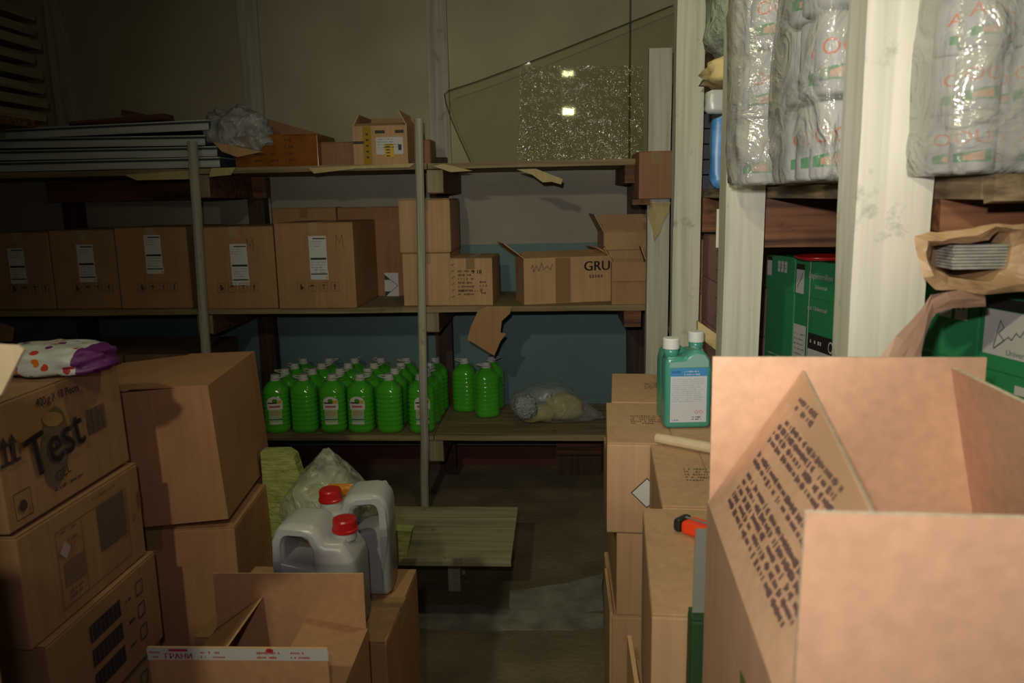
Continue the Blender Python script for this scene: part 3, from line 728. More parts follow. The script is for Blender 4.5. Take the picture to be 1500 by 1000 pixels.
# crumpled plastic bag
ca = P(352, 190, Y=4.34)
def crump(p, d):
    p.z += .035*noise.noise(Vector((p.x*9, p.y*9, 0))); p.x += p.z*-.25; return p
CR = film('crumpled_grey_film', (.50, .52, .53), .60, .15, 12, 1.0)
tag(obj('crumpled_plastic', lump((ca.x, 4.36, ca.z-.005), (.36, .24, .25), .26, 2.0, .8, 64, 5, .10, 4, crump), CR, smooth=True), 'crumpled grey plastic bag piled over the orange taped carton', 'bag')
pts = [P(x, y, Y=4.21) for x, y in ((312, 208), (385, 222), (348, 230), (325, 222))]
tag(obj('cardboard_scrap', slab(pts, (0, 1, 0), .006), K2), 'small cardboard corner poking out under the crumpled plastic', 'cardboard')
# yellow taped carton with courier label
yf = 4.28
a = P(519, 238, Y=yf).x; b = P(598, 238, Y=yf).x; h = P(560, 184, Y=yf).z - TOP; w_ = b - a; c0 = (a+b)/2
t, fl = open_carton('open carton with yellow tape and white courier label on the top shelf', (c0, yf+.17, TOP+.001), (w_, .34, h), 0, K2,
    (('left', .07, 60), ('right', .09, 62), ('front', .05, 20), ('back', .08, 55, {'skew': .02})), cut=K3)
YT = plain('yellow_tape', (.40, .24, .015), .25); 
p = Print(*face((w_, .34, h), 'front')); p.lift = .001
p.rect(-w_*.24, 0, .045, h*.98, 1, 0); p.rect(-w_*.4, h*.08, w_*.2, .014, 1.2, 1); p.rect(w_*.0, h*.34, w_*.18, .016, 1.2, 1); p.rect(w_*.36, h*.34, w_*.16, .016, 1.2, 1)
for i in range(5): p.rect(-w_*.24, -h*.3+i*.03, .014, .01, 1.4, 1)
p.build('tape', [YT, INK], t, 'yellow tape with dark print')
p = Print(*face((w_, .34, h), 'front')); p.lift = .0015
p.rect(w_*.17, -h*.02, w_*.5, h*.44, 1.5, 0); p.lines(w_*-.05, h*.15, w_*.4, 4, .014, .006, 1, lay=2); p.rect(w_*.16, -h*.14, w_*.18, h*.34, 2, 2)
for i in range(4): p.rect(w_*.14, -h*.04-i*.016, w_*.07, .006, 2.5, 3)
p.rect(w_*.36, -h*.06, .018, .03, 2, 3)
p.build('label', [WHITE, plain('grey_print', (.25, .25, .27)), plain('yellow_label', (.65, .42, .02), .4), INK], t, 'white courier label with yellow square')
t = carton('dark brown carton beside the thin pole behind the yellow taped carton', (P(613, 238, Y=4.68).x, 4.74, TOP+.001), (.16, .2, P(612, 205, Y=4.66).z-TOP), 0, KR, KR, tapeon=False)

# torn board scraps along the shelf edge
SCR = cardboard('pale_torn_board', (.52, .42, .20))
scraps = [([(182, 256), (288, 249), (292, 262), (200, 264)], 'torn pale board strip hanging at the shelf edge under the white panels'),
          ([(310, 246), (345, 245), (338, 256), (306, 259)], 'short torn pale board piece at the shelf edge below the orange carton'),
          ([(452, 246), (608, 239), (600, 245), (520, 247), (460, 254)], 'long thin torn board strip along the shelf edge left of the thin pole'),
          ([(634, 243), (650, 240), (692, 250), (660, 252)], 'torn board triangle at the shelf edge right of the thin pole'),
          ([(757, 248), (785, 247), (824, 262), (822, 270), (808, 266), (795, 267), (780, 256)], 'jagged torn board piece drooping under the glass sheets')]
for pts, lab in scraps:
    o = tag(obj('cardboard_scrap', slab([P(x, y, Y=4.182) for x, y in pts], (0, 1, 0), .006, 1), mats=[SCR, KCUT]), lab, 'cardboard')

# glass sheets leaning on the wall
def lean(z, zb=TOP, yb=4.72, k=.10): return yb + (z-zb)*k
def glass_pt(px, py, zb=TOP, yb=4.72, k=.10):
    y = yb
    for _ in range(12):
        q = P(px, py, Y=y); y = yb + (q.z-zb)*k
    return P(px, py, Y=y)
GL = glassy('grey_green_glass', (.955, .965, .93), .04)
outline = [(690, 239), (672, 200), (660, 172), (653, 150), (651, 138), (657, 133), (700, 119), (760, 97), (830, 70), (900, 42), (985, 8), (1060, -22), (1060, 239)]
pts = [glass_pt(x, y) for x, y in outline]
base = min(p.z for p in pts)
for p_ in pts:
    if p_.z < TOP+.004: p_.z = TOP+.004
t = thing('glass_sheet', 'large clear glass sheet with rounded corner leaning on the upper wall', 'glass')
obj('pane', slab(pts, (0, -.97, .25), .006), GL, t)
edge = pts[:11]
obj('edge', tube([q + Vector((0, -.003, 0)) for q in edge], .0035, 6), plain('glass_edge', (.08, .09, .05), .2), t)
GW = glassy('crinkle_wrapped_glass', (.94, .94, .91), .045, .8, 36)
pts = [glass_pt(x, y, TOP, 4.62, .05) for x, y in ((757, 240), (762, 96), (850, 97), (942, 97), (942, 240))]
for p_ in pts:
    if p_.z < TOP+.004: p_.z = TOP+.004
t = thing('glass_sheet', 'square glass sheet wrapped in crinkled shiny film leaning in front of the larger sheet', 'glass')
a, b = pts[1], pts[3]
bm = bmesh.new(); nx, nz_ = 90, 60; rows = []
for j in range(nz_+1):
    row = []
    for i in range(nx+1):
        q = (pts[0].lerp(pts[4], i/nx)).lerp(pts[1].lerp(pts[3], i/nx), j/nz_)
        f1 = abs(noise.noise(q*9)); f2 = noise.noise(q*28); f3 = noise.noise(q*70)
        row.append(bm.verts.new(q + Vector((0, -.006-.012*f1-.005*f2-.0022*f3, 0))))
    rows.append(row)
for j in range(nz_):
    for i in range(nx): bm.faces.new((rows[j][i], rows[j][i+1], rows[j+1][i+1], rows[j+1][i]))
obj('wrapping_film', bm, GW, t)
obj('pane', slab(pts, (0, .97, .2), .005), glassy('clear_pane', (.985, .985, .97), .012), t)

t, d = shelf_box(936, 985, 221, 4.02, .40, P(960, 291, Y=4.02).z, 'brown taped carton at the right end of the top shelf beside the posts', mat=KR, yy=250, name='cardboard_box')
t.location.z = t.location.z
# its support: the end of the right rack's top board
part('shelf_board', rough_board(.36, .445, 3.99, 4.195, t.location.z-.028, t.location.z-.001, 0, 6, .002, 77), DARKW, rack2)

# ================================================================== LEFT: STACK OF BOARDS
lz = 2.05
zs = [P(30, y, X=-2.8).z for y in (165, 147, 128, 108, 86, 62, 40, 18)]
root = thing('wooden_shelving', 'dark shelving in the far left corner under the stacked boards', 'shelving', (-3.3, 3.6, 0))
z0 = zs[0] - .03
part('shelf_board', box(-3.85, -2.78, 2.9, 4.15, z0-.04, z0), DARKW, root)
for (x, y) in ((-3.42, 2.95), (-3.42, 4.1), (-3.8, 2.95), (-3.8, 4.1)): part('post', rough_board(x-.04, x+.04, y-.04, y+.04, 0, z0-.041, 2, 10, .003, x+y), DARKV, root)
names = ['lowest', 'second', 'third', 'fourth', 'fifth', 'sixth', 'seventh', 'eighth']
for i in range(8):
    za = z0 + .001 + i*.075
    tag(obj('wooden_board', rough_board(-3.8+random.uniform(0, .03), -2.80+random.uniform(-.03, .03), 2.92, 4.28+random.uniform(-.04, .04), za, za+.045, 1, 12, .003, i), wood('dim_board', (.16, .13, .08), (.28, .23, .15), 'Y')),
        'dark wooden board in the corner stack at the far left, %s from the bottom' % names[i] if i else 'dark wooden board in the corner stack at the far left, the bottom one', 'board', 'boards stacked in the far left corner')
    for y in (3.1, 4.0):
        if i < 7: tag(obj('spacer_batten', box(-3.7, -2.9, y, y+.05, za+.047, za+.0735), DARKV), 'thin spacer batten between the stacked boards in the left corner', 'batten', 'spacer battens in the board stack')

# ================================================================== FLOOR: BENCH AND DEBRIS
q = [P(x, y, Z=.30) for x, y in ((760, 742), (747, 820), (520, 742))]
bx1, by0, by1 = (q[0].x + q[1].x)/2, q[1].y, q[0].y
t = thing('wooden_bench', 'low weathered plank bench standing on the floor in front of the shelving', 'bench', ((bx1-.6), (by0+by1)/2, 0))
Wd = by1 - by0
for i, (u, v) in enumerate(((0, .46), (.465, .74), (.745, 1))):
    obj('plank', rough_board(-.6, .6, -Wd/2+Wd*u, -Wd/2+Wd*v-.004, .272, .30, 0, 14, .004, 90+i), BENCH, t)
for x, y in ((.32, .10), (-.45, .10), (.32, Wd/2-.1), (-.45, Wd/2-.1)):
    yy = y if y > .11 else -Wd/2 + .30
    obj('leg', rough_board(x-.028, x+.028, yy, yy+.05, 0, .2715, 2, 4, .002, x+y), POSTG, t)
CEM = noisy('grey_cement', (.17, .17, .155), (.34, .34, .31), (9, 9, 9), .9, 8, bump=.8)
def floor_piece(pts, z, th, name, label, cat, mat, n=6):
    w3 = [P(x, y, Z=z) for x, y in pts]; out = []
    for a, b in zip(w3, w3[1:]+w3[:1]):
        for i in range(n):
            p_ = a.lerp(b, i/n); v = noise.noise_vector(p_*11)*.012; out.append((p_.x+v.x, p_.y+v.y, z))
    o = obj(name, slab(out, (0, 0, 1), th), mat); return tag(o, label, cat)
floor_piece([(748, 872), (820, 862), (884, 845), (884, 892), (800, 905), (745, 900)], .0005, .022, 'cement_slab', 'grey slab of broken cement lying beside the right stack on the floor', 'slab', CEM)
floor_piece([(606, 886), (690, 888), (752, 896), (884, 900), (884, 921), (755, 924), (690, 924), (606, 922)], .0005, .007, 'cement_strip', 'grey strip of crumbled cement across the bare floor', 'slab', CEM)
tag(obj('wooden_board', rough_board(P(815, 655, Y=4.9).x, P(880, 655, Y=4.9).x, 4.80, 4.84, .13, .25, 0, 6, .004, 3), DARKW), 'short red brown board under the bottom shelf at the right', 'board')
tag(obj('support_block', box(P(815, 655, Y=4.9).x, P(880, 655, Y=4.9).x, 4.78, 4.86, 0, .129), DARKV), 'dark block carrying the short board under the bottom shelf', 'block')

# ================================================================== LEFT STACKS
def marks_test(t, dm):
    p = Print(*face(dm, 'right')); p.lift = .0048
    p.text('400 g X 18 Pieces', -.02, dm[2]/2-.030, .026, sx=.8, bold=.0003)
    p.ell(-.055, -.005, .048, .088, .8, 1, -14); p.ell(-.051, .056, .034, .016, 1.0, 2, -14)
    p.text('Test', -.055, .002, .128, 1.6, 0, 8, .85, bold=.0045)
    p.text('GEL', -.047, -.066, .032, 1.6, 0, 8, 1)
    p.barcode(.105, .012, .075, .06); p.lines(-.08, -.095, .15, 1, .01, .008)
    p.build('printed_marking', [INKB, INKF, K1], t)
    p = Print(*face(dm, 'right')); p.lift = .0048
    for s in (-.207, -.182): p.arrow(s, .035, .060)
    p.rect(-.195, .008, .06, .007)
    p.build('printed_marking', [INKB], t)
    p = Print(*face(dm, 'right')); p.lift = .0048
    p.frame(-.180, -.085, .05, .055, .0018); p.ell(-.180, -.088, .012, .012)
    p.build('printed_marking', [INKB], t)
KT = cardboard('kraft_test_box', (.36, .20, .115))
L_, Wt = .45, .42
ya, yb_ = 1.395, 1.845
yc = (ya+yb_)/2
hs = .252
stack = [(0, .10, -1.075), (.352, .25, -1.087), (.603, .25, -1.075), (.854, .25, -1.088), (1.105, .266, -1.096)]
t = carton('carton at the very bottom of the Test box stack on the left', (-1.075-Wt/2, yc+.01, 0), (Wt, L_, .35), 0, KT)
tests = [('brown carton with black rectangles, second from the floor in the left stack', 'low'), ('brown carton with three barcode panels and tick squares in the left stack', 'bar'),
         ('brown carton with info panel and diamond sticker directly under the Test box', 'info'), ('brown carton printed Test GEL on top of the left stack', 'test')]
for (z, h, x), (lab, kind) in zip(stack[1:], tests):
    dm = (Wt, L_, h-.002); yo = {'test': 0, 'info': .012, 'bar': .03, 'low': .03}[kind]
    t = carton(lab, (x-Wt/2, yc+yo, z), dm, {'test': .6, 'info': -.4, 'bar': .3, 'low': 0}[kind], KT, TAPEC, seam='x' if kind == 'test' else 'y', bulge=.003, tapeon=(kind != 'test'), tilt=(0, -1.5 if kind == 'test' else 0))
    if kind == 'test':
        marks_test(t, dm)
        p = Print(*face(dm, 'top')); p.lift = .0012; p.rect(.0, 0, .12, .26); p.build('printed_marking', [plain('grey_stamp', (.26, .20, .13), .7)], t)
    else:
        p = Print(*face(dm, 'right')); p.lift = .0044
        if kind == 'info':
            p.frame(.02, -.005, .27, .175, .0018); p.rect(-.025, -.005, .0018, .175); p.rect(.09, .025, .11, .11, mi=2); p.rect(-.065, -.022, .068, .055, mi=1)
            p.lines(-.10, .075, .06, 1, .01, .006); p.lines(-.075, .05, .045, 2, .014, .009, 1); p.rect(-.092, .035, .028, .028, 1.5, 3, 45)
            p.lines(-.09, -.065, .05, 2, .012, .009, 0); p.lines(.02, .105, .10, 1, .01, .006); p.lines(.175, .0, .02, 2, .01, .006); p.rect(.212, .03, .010, .045)
            p.build('printed_marking', [INKF, plain('mid_ink', (.20, .12, .08)), plain('dark_mid_ink', (.13, .085, .06)), plain('pink_sticker', (.45, .34, .33))], t)
        else:
            for j in range(3):
                z_ = .065-.06*j; p.rect(-.02, z_, .125, .042, mi=0); p.rect(-.078, z_, .003, .034, 1.4, 1); p.rect(.038, z_, .003, .034, 1.4, 1)
                for s in range(6): p.rect(-.062+.017*s, z_, .0016, .036, 1.4, 1)
                p.frame(.13, z_+.005, .030, .034, .003); p.lines(.065, z_, .03, 1, .01, .009)
            p.build('printed_marking', [INKB, INKF], t)
# bag with fruit print, on the Test carton
zt = 1.374
def blob_material():
    m, nt, b = newmat('fruit_print_fabric'); N, L = nt.nodes, nt.links
    tc = N.new('ShaderNodeTexCoord'); vo = N.new('ShaderNodeTexVoronoi'); vo.inputs['Scale'].default_value = 36; L.new(tc.outputs['Object'], vo.inputs['Vector'])
    st = N.new('ShaderNodeMath'); st.operation = 'LESS_THAN'; st.inputs[1].default_value = .34; L.new(vo.outputs['Distance'], st.inputs[0])
    sp = N.new('ShaderNodeSeparateColor'); L.new(vo.outputs['Color'], sp.inputs[0])
    rp = N.new('ShaderNodeValToRGB'); rp.color_ramp.interpolation = 'CONSTANT'; e = rp.color_ramp.elements
    e[0].color = (.55, .05, .03, 1); e[1].position = .35; e[1].color = (.6, .16, .02, 1)
    for ps, c in ((.55, (.15, .02, .2, 1)), (.72, (.4, .03, .05, 1)), (.86, (.1, .22, .05, 1))): n = e.new(ps); n.color = c
    L.new(sp.outputs[0], rp.inputs[0])
    mx = N.new('ShaderNodeMix'); mx.data_type = 'RGBA'; mx.inputs['A'].default_value = (.55, .56, .60, 1); L.new(st.outputs[0], mx.inputs['Factor']); L.new(rp.outputs[0], mx.inputs['B'])
    s2 = N.new('ShaderNodeSeparateXYZ'); L.new(tc.outputs['Object'], s2.inputs[0])
    g2 = N.new('ShaderNodeMath'); g2.operation = 'GREATER_THAN'; g2.inputs[1].default_value = .092; L.new(s2.outputs[0], g2.inputs[0])
    m2 = N.new('ShaderNodeMix'); m2.data_type = 'RGBA'; L.new(g2.outputs[0], m2.inputs['Factor']); L.new(mx.outputs['Result'], m2.inputs['A']); m2.inputs['B'].default_value = (.12, .015, .16, 1)
    L.new(m2.outputs['Result'], b.inputs['Base Color']); b.inputs['Roughness'].default_value = .5
    return m
fb = P(95, 548, Y=1.70)
def flat_bottom(p, d): 
    p.z = max(p.z, -.028); return p
o = tag(obj('printed_bag', lump((0, 0, 0), (.27, .18, .07), .2, 2.4, .7, 48, 4, .06, 5, flat_bottom), blob_material(), smooth=True), 'white bag printed with red fruit and purple, lying on the Test carton', 'bag')
o.location = (fb.x-.02, 1.70, zt+.033)
# raised pale flap in the corner
FY = .80
ft = P(-55, 605, Y=FY)
pts = [P(x, y, Y=FY) for x, y in ((-60, 500), (30, 505), (38, 512), (5, 578))] + [ft, Vector((ft.x-.12, FY, ft.z))]
bmf = slab(pts, (0, -1, .2), .004)
t, fl = open_carton('carton at the left edge of the photo with a pale raised flap', (ft.x-.19, FY-.14, ft.z-.26), (.38, .28, .26), 0, K2, (('back', .0001, 90),))
bpy.data.objects.remove(fl['back'])
of = obj('flap', bmf, cardboard('pale_flap', (.62, .50, .36)), t); of.matrix_parent_inverse = Matrix.Translation(-Vector(t.location))
carton('tall plain carton under the pale flap carton at the left edge', (ft.x-.20, FY-.15, 0), (.40, .30, ft.z-.262), 0, KT)

# middle left: large plain cartons
KM = cardboard('kraft_plain_left', (.44, .225, .125))
def leaning(label, x, y, z, dm, rz, ty, mat):
    return carton(label, (x, y, z), dm, rz, mat, TAPE, tilt=(0, ty))
b2w, b2d = .44, .50
t = carton('plain brown carton at the floor of the middle left stack', (-1.19, 2.30, 0), (.46, .50, .44), 4, KM)
t = carton('plain brown carton beneath the large open topped one', (-1.20, 2.30, .442), (.46, .50, .388), 6, KM)
t = open_carton('large plain brown carton with slightly gaping top flaps, leaning left', (-1.205, 2.29, .845), (b2w, b2d, .395), 7, KM,
    (('left', .22, 2.0), ('right', .215, 3.0), ('front', .2, -4), ('back', .2, -4)), tilt=(0, -3.5))[0]
# stack E with jerrycans
K5 = cardboard('kraft_mid', (.38, .215, .105))
t = carton('plain brown carton on the floor below the jerrycans', (-.62, 1.77, 0), (.44, .36, .385), 0, K5)
t = carton('brown carton with taped top carrying the two jerrycans', (-.615, 1.762, .386), (.445, .35, .392), -1, K5, TAPE, seam='x')
# open box D on a carton
t = carton('plain brown carton below the open one with red printed tape', (-.575, 1.345, 0), (.34, .30, .56), 0, KM)
dmD = (.325, .27, .30)
tD, fD = open_carton('open brown carton with red printed white tape on its raised near flap', (-.572, 1.36, .561), dmD, 1, cardboard('kraft_red_open', (.43, .23, .125)),
    (('back', .125, 91), ('left', .13, 36), ('right', .13, 12), ('front', .125, 93)), cut=K3)
f = fD['front']
p = Print((0, 0, 0), (1, 0, 0), (0, 1, 0), lift=.0007)
p.rect(0, .113, .322, .024, 1, 0); p.text('ГРАНИ', -.105, .108, .015, 1.6, 1, bold=.0004); p.rect(-.105, .1205, .034, .005, 1.6, 1)
for x in (-.045, .055, .115): p.lines(x-.02, .116, .045, 2, .009, .005, 1, lay=1.6)
p.ell(.058, .121, .007, .004, 1.6, 1); p.lines(-.158, .116, .02, 2, .009, .005, 1, lay=1.6)
p.build('tape', [plain('white_print_tape', (.50, .50, .52), .3), plain('red_ink', (.42, .02, .03), .5)], f, 'white tape with red print')

# jerrycans
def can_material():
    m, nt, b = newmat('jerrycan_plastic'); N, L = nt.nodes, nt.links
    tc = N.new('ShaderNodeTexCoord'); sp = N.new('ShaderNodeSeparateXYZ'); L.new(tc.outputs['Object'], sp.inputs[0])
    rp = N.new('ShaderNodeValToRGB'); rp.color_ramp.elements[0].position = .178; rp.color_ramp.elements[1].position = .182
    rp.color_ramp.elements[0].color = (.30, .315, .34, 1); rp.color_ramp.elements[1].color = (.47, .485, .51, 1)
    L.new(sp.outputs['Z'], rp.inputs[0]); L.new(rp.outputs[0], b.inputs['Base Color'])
    b.inputs['Roughness'].default_value = .3; b.inputs['Subsurface Weight'].default_value = .2; b.inputs['Subsurface Scale'].default_value = .02
    return m
CAN = can_material(); REDC = plain('red_cap', (.50, .012, .015), .3)
def jerrycan(label, loc, rz, flip=1, wd=.19, dp=.125):
    t = thing('jerrycan', label, 'jerrycan', loc, rz)
    hw = wd/2
    out = [(-hw+.012, 0), (hw-.012, 0), (hw, .012), (hw, .165), (hw-.006, .185), (hw-.018, .205), (hw-.03, .222), (.030, .222), (.022, .228), (.012, .255), (-.005, .264),
           (-.055, .267), (-.075, .262), (-hw+.006, .246), (-hw, .222), (-hw, .012)]
    hole = [(-hw+.026, .180), (-.004, .165), (-.004, .200), (-.014, .226), (-.028, .234), (-.060, .236), (-hw+.028, .224)]
    cu = bpy.data.curves.new('c', 'CURVE'); cu.dimensions = '2D'; cu.fill_mode = 'BOTH'; cu.extrude = dp/2 - .022; cu.bevel_depth = .022; cu.bevel_resolution = 4; cu.offset = -.022
    for poly in (out, hole):
        s = cu.splines.new('POLY'); s.points.add(len(poly)-1); s.use_cyclic_u = True
        for k_, (x, z) in enumerate(poly): s.points[k_].co = (x*flip, z, 0, 1)
    o = bpy.data.objects.new('c', cu); COL.objects.link(o)
    me = bpy.data.meshes.new_from_object(o.evaluated_get(bpy.context.evaluated_depsgraph_get())); bpy.data.objects.remove(o)
    bm = bmesh.new(); bm.from_mesh(me)
    bmesh.ops.rotate(bm, cent=(0, 0, 0), matrix=Matrix.Rotation(R(90), 3, 'X'), verts=bm.verts)
    bmesh.ops.remove_doubles(bm, verts=bm.verts, dist=.0002)
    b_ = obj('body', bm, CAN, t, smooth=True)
    md = b_.modifiers.new('s', 'EDGE_SPLIT'); md.split_angle = R(50)
    cx_ = .058*flip
    obj('neck', lathe([(.026, .215), (.026, .232)], 24, c=(cx_, 0)), CAN, t)
    pr = [(.029, .232), (.030, .234), (.030, .238), (.0275, .240), (.0275, .258), (.025, .262), (.012, .2625)]
    bm = lathe(pr, 40, c=(cx_, 0))
    obj('cap', bm, REDC, t)
    return t
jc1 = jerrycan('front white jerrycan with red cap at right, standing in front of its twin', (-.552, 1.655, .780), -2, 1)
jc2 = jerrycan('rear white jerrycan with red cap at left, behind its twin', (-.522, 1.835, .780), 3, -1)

# bag and foam behind the jerrycans
tag(obj('wooden_crate', box(-1.0, -.64, 2.04, 2.30, 0, .80, bev=.004), DARKV), 'dark crate behind the jerrycans carrying the foam bag', 'crate') if False else None
BX = P(480, 735, Y=2.12).x
carton('dark carton behind the jerrycans carrying the bag of yellow foam', (BX+.0, 2.12, 0), (.20, .22, .78), 0, K4)
YG = noisy('yellow_green_foam', (.25, .30, .07), (.42, .46, .16), (25, 25, 60), .9, bump=.6)
ca = P(480, 735, Y=2.12)
tag(obj('foam_piece', lump((BX, 2.12, .87), (.18, .16, .17), .2, 2, .8, 28, 6, .05, 5), noisy('dull_foam', (.30, .28, .10), (.44, .42, .17), (12, 12, 12), .9), smooth=True), 'dull yellow foam inside the bag behind the jerrycans', 'foam')
def peak(p, d):
    if p.z > 0:
        s = min(1, p.z/.11); p.x *= 1 - .80*s**1.3; p.y *= 1 - .7*s**1.3; p.z *= 1.45
    return p
t = thing('plastic_bag', 'clear pointed plastic bag with yellow foam behind the jerrycans', 'bag')
obj('film', lump((BX+.005, 2.12, .892), (.27, .22, .215), .08, 1.6, .8, 48, 9, .03, 4, peak), film('pale_bag_film', (.50, .54, .46), .42, .3, 14), t, smooth=True)
tag(obj('orange_wrapper', lump((P(497, 718, Y=2.0).x, 2.02, P(497, 718, Y=2.0).z-.005), (.10, .03, .03), .3, 4, .8, 20, 3, .1, 5), plain('orange_plastic', (.60, .22, .02), .4)), 'small orange wrapper scrap behind the rear jerrycan', 'wrapper')
# tall foam offcuts
a = P(403, 662, Y=2.42); b = P(440, 740, Y=2.42)
tag(obj('foam_offcut', slab([(a.x-.05, 2.42, 0), (b.x+.005, 2.42, 0), (b.x+.004, 2.42, a.z-.08), (b.x-.012, 2.42, a.z-.015), (b.x-.035, 2.42, a.z+.002), (a.x-.05, 2.42, a.z)], (0, 1, 0), .05), YG), 'tall yellow green foam offcut standing behind the plain cartons', 'foam')
a = P(566, 776, Y=2.02); b = P(603, 778, Y=2.02); c = P(596, 812, Y=2.02); e = P(578, 832, Y=2.02)
tag(obj('foam_offcut', slab([(a.x-.02, 2.02, 0), (e.x+.02, 2.02, 0), e, c, b, (a.x, 2.02, a.z), (a.x-.02, 2.02, a.z)], (0, 1, 0), .04), YG), 'yellow green foam offcut standing beside the rear jerrycan', 'foam')

# ================================================================== RIGHT STACKS
KS = cardboard('kraft_right_stack', (.55, .34, .20))
TOPZ = 1.13
def stackbox(x0, x1, y0, y1, z0, z1, label, rz=0, mark=None, mat=KS, tape=False, seam='y'):
    dm = (x1-x0, y1-y0, z1-z0)
    t = carton(label, ((x0+x1)/2, (y0+y1)/2, z0), dm, rz, mat, TAPEC, tapeon=tape, seam=seam, bulge=.002)
    if mark:
        p = Print(*face(dm, 'top')); p.lift = .0012
        for i in range(5): p.lines(mark[0], mark[1]-i*.018, mark[2]*(1-.1*abs(i-2)), 1, .01, .009)
        p.build('printed_marking', [plain('olive_ink', (.17, .12, .055), .7)], t)
    return t
stackbox(.165, .46, 2.328, 2.72, .90, TOPZ, 'tan carton on top of the far end of the right stack', -4, (-.04, .05, .12))
stackbox(.150, .46, 2.325, 2.72, .62, .899, 'tan carton under the farthest top carton of the right stack')
stackbox(.160, .46, 2.33, 2.72, 0, .619, 'tall carton at the floor of the far end of the right stack')
tA = stackbox(.125, .46, 1.925, 2.322, .886, TOPZ, 'tan carton with white hazard diamond below the teal bottles', -3, (-.10, .05, .12))
p = Print(*face((.335, .397, .244), 'front')); p.lift = .003
cz_ = P(949, 722, Y=1.925); q = (cz_.x - .2925, cz_.z - .886 - .122)
p.rect(q[0]+.008, q[1], .058, .058, 1, 1, 45); p.rect(q[0]+.008, q[1], .053, .053, 1.3, 0, 45)
p.build('sticker', [WHITE, INK], tA, 'white diamond sticker with black rim')
stackbox(.142, .47, 1.945, 2.33, .645, .885, 'tan carton under the hazard diamond carton')
stackbox(.13, .46, 1.945, 2.33, .40, .644, 'tan carton third from the top below the hazard diamond')
stackbox(.135, .46, 1.95, 2.33, 0, .399, 'carton at the floor below the hazard diamond stack')
stackbox(.212, .44, 1.512, 1.915, .89, TOPZ, 'narrow tan carton between the bottles and the orange cutter', -3, (-.05, .02, .10))
stackbox(.22, .44, 1.53, 1.915, .55, .889, 'tan carton under the narrow tan carton')
stackbox(.20, .44, 1.53, 1.915, 0, .549, 'floor carton under the narrow tan carton')
stackbox(.147, .40, 1.088, 1.498, .80, TOPZ, 'tan carton carrying the orange cutter', -4, (.0, -.02, .09))
stackbox(.150, .40, 1.09, 1.50, .42, .799, 'tan carton under the one carrying the orange cutter')
stackbox(.145, .40, 1.09, 1.50, 0, .419, 'floor carton under the one carrying the orange cutter')
# boards standing against the left faces
for (x, y0, y1, z, lab) in ((P(898, 900, Y=1.95).x, 1.95, 2.2, P(893, 832, Y=2.2).z, 'narrow board leaning on the left side of the hazard diamond stack'), (P(944, 960, Y=1.25).x, 1.25, 1.49, P(936, 930, Y=1.49).z, 'narrow board leaning on the left side of the cutter stack')):
    tag(obj('cardboard_sheet', box(x-.009, x, y0, y1, 0, z, bev=.001), K3), lab, 'cardboard')

# stick
a = P(962, 641, Z=TOPZ+.016); b = P(1037, 655, Z=TOPZ+.016)
b = a + (b-a)*1.35
tag(obj('wooden_stick', tube([a, a.lerp(b, .3), a.lerp(b, .6), b], [.0125, .013, .0135, .0135], 12), noisy('pale_stick', (.60, .47, .30), (.70, .58, .40), (20, 20, 20), .6)), 'short pale wooden stick in front of the teal bottles', 'stick')

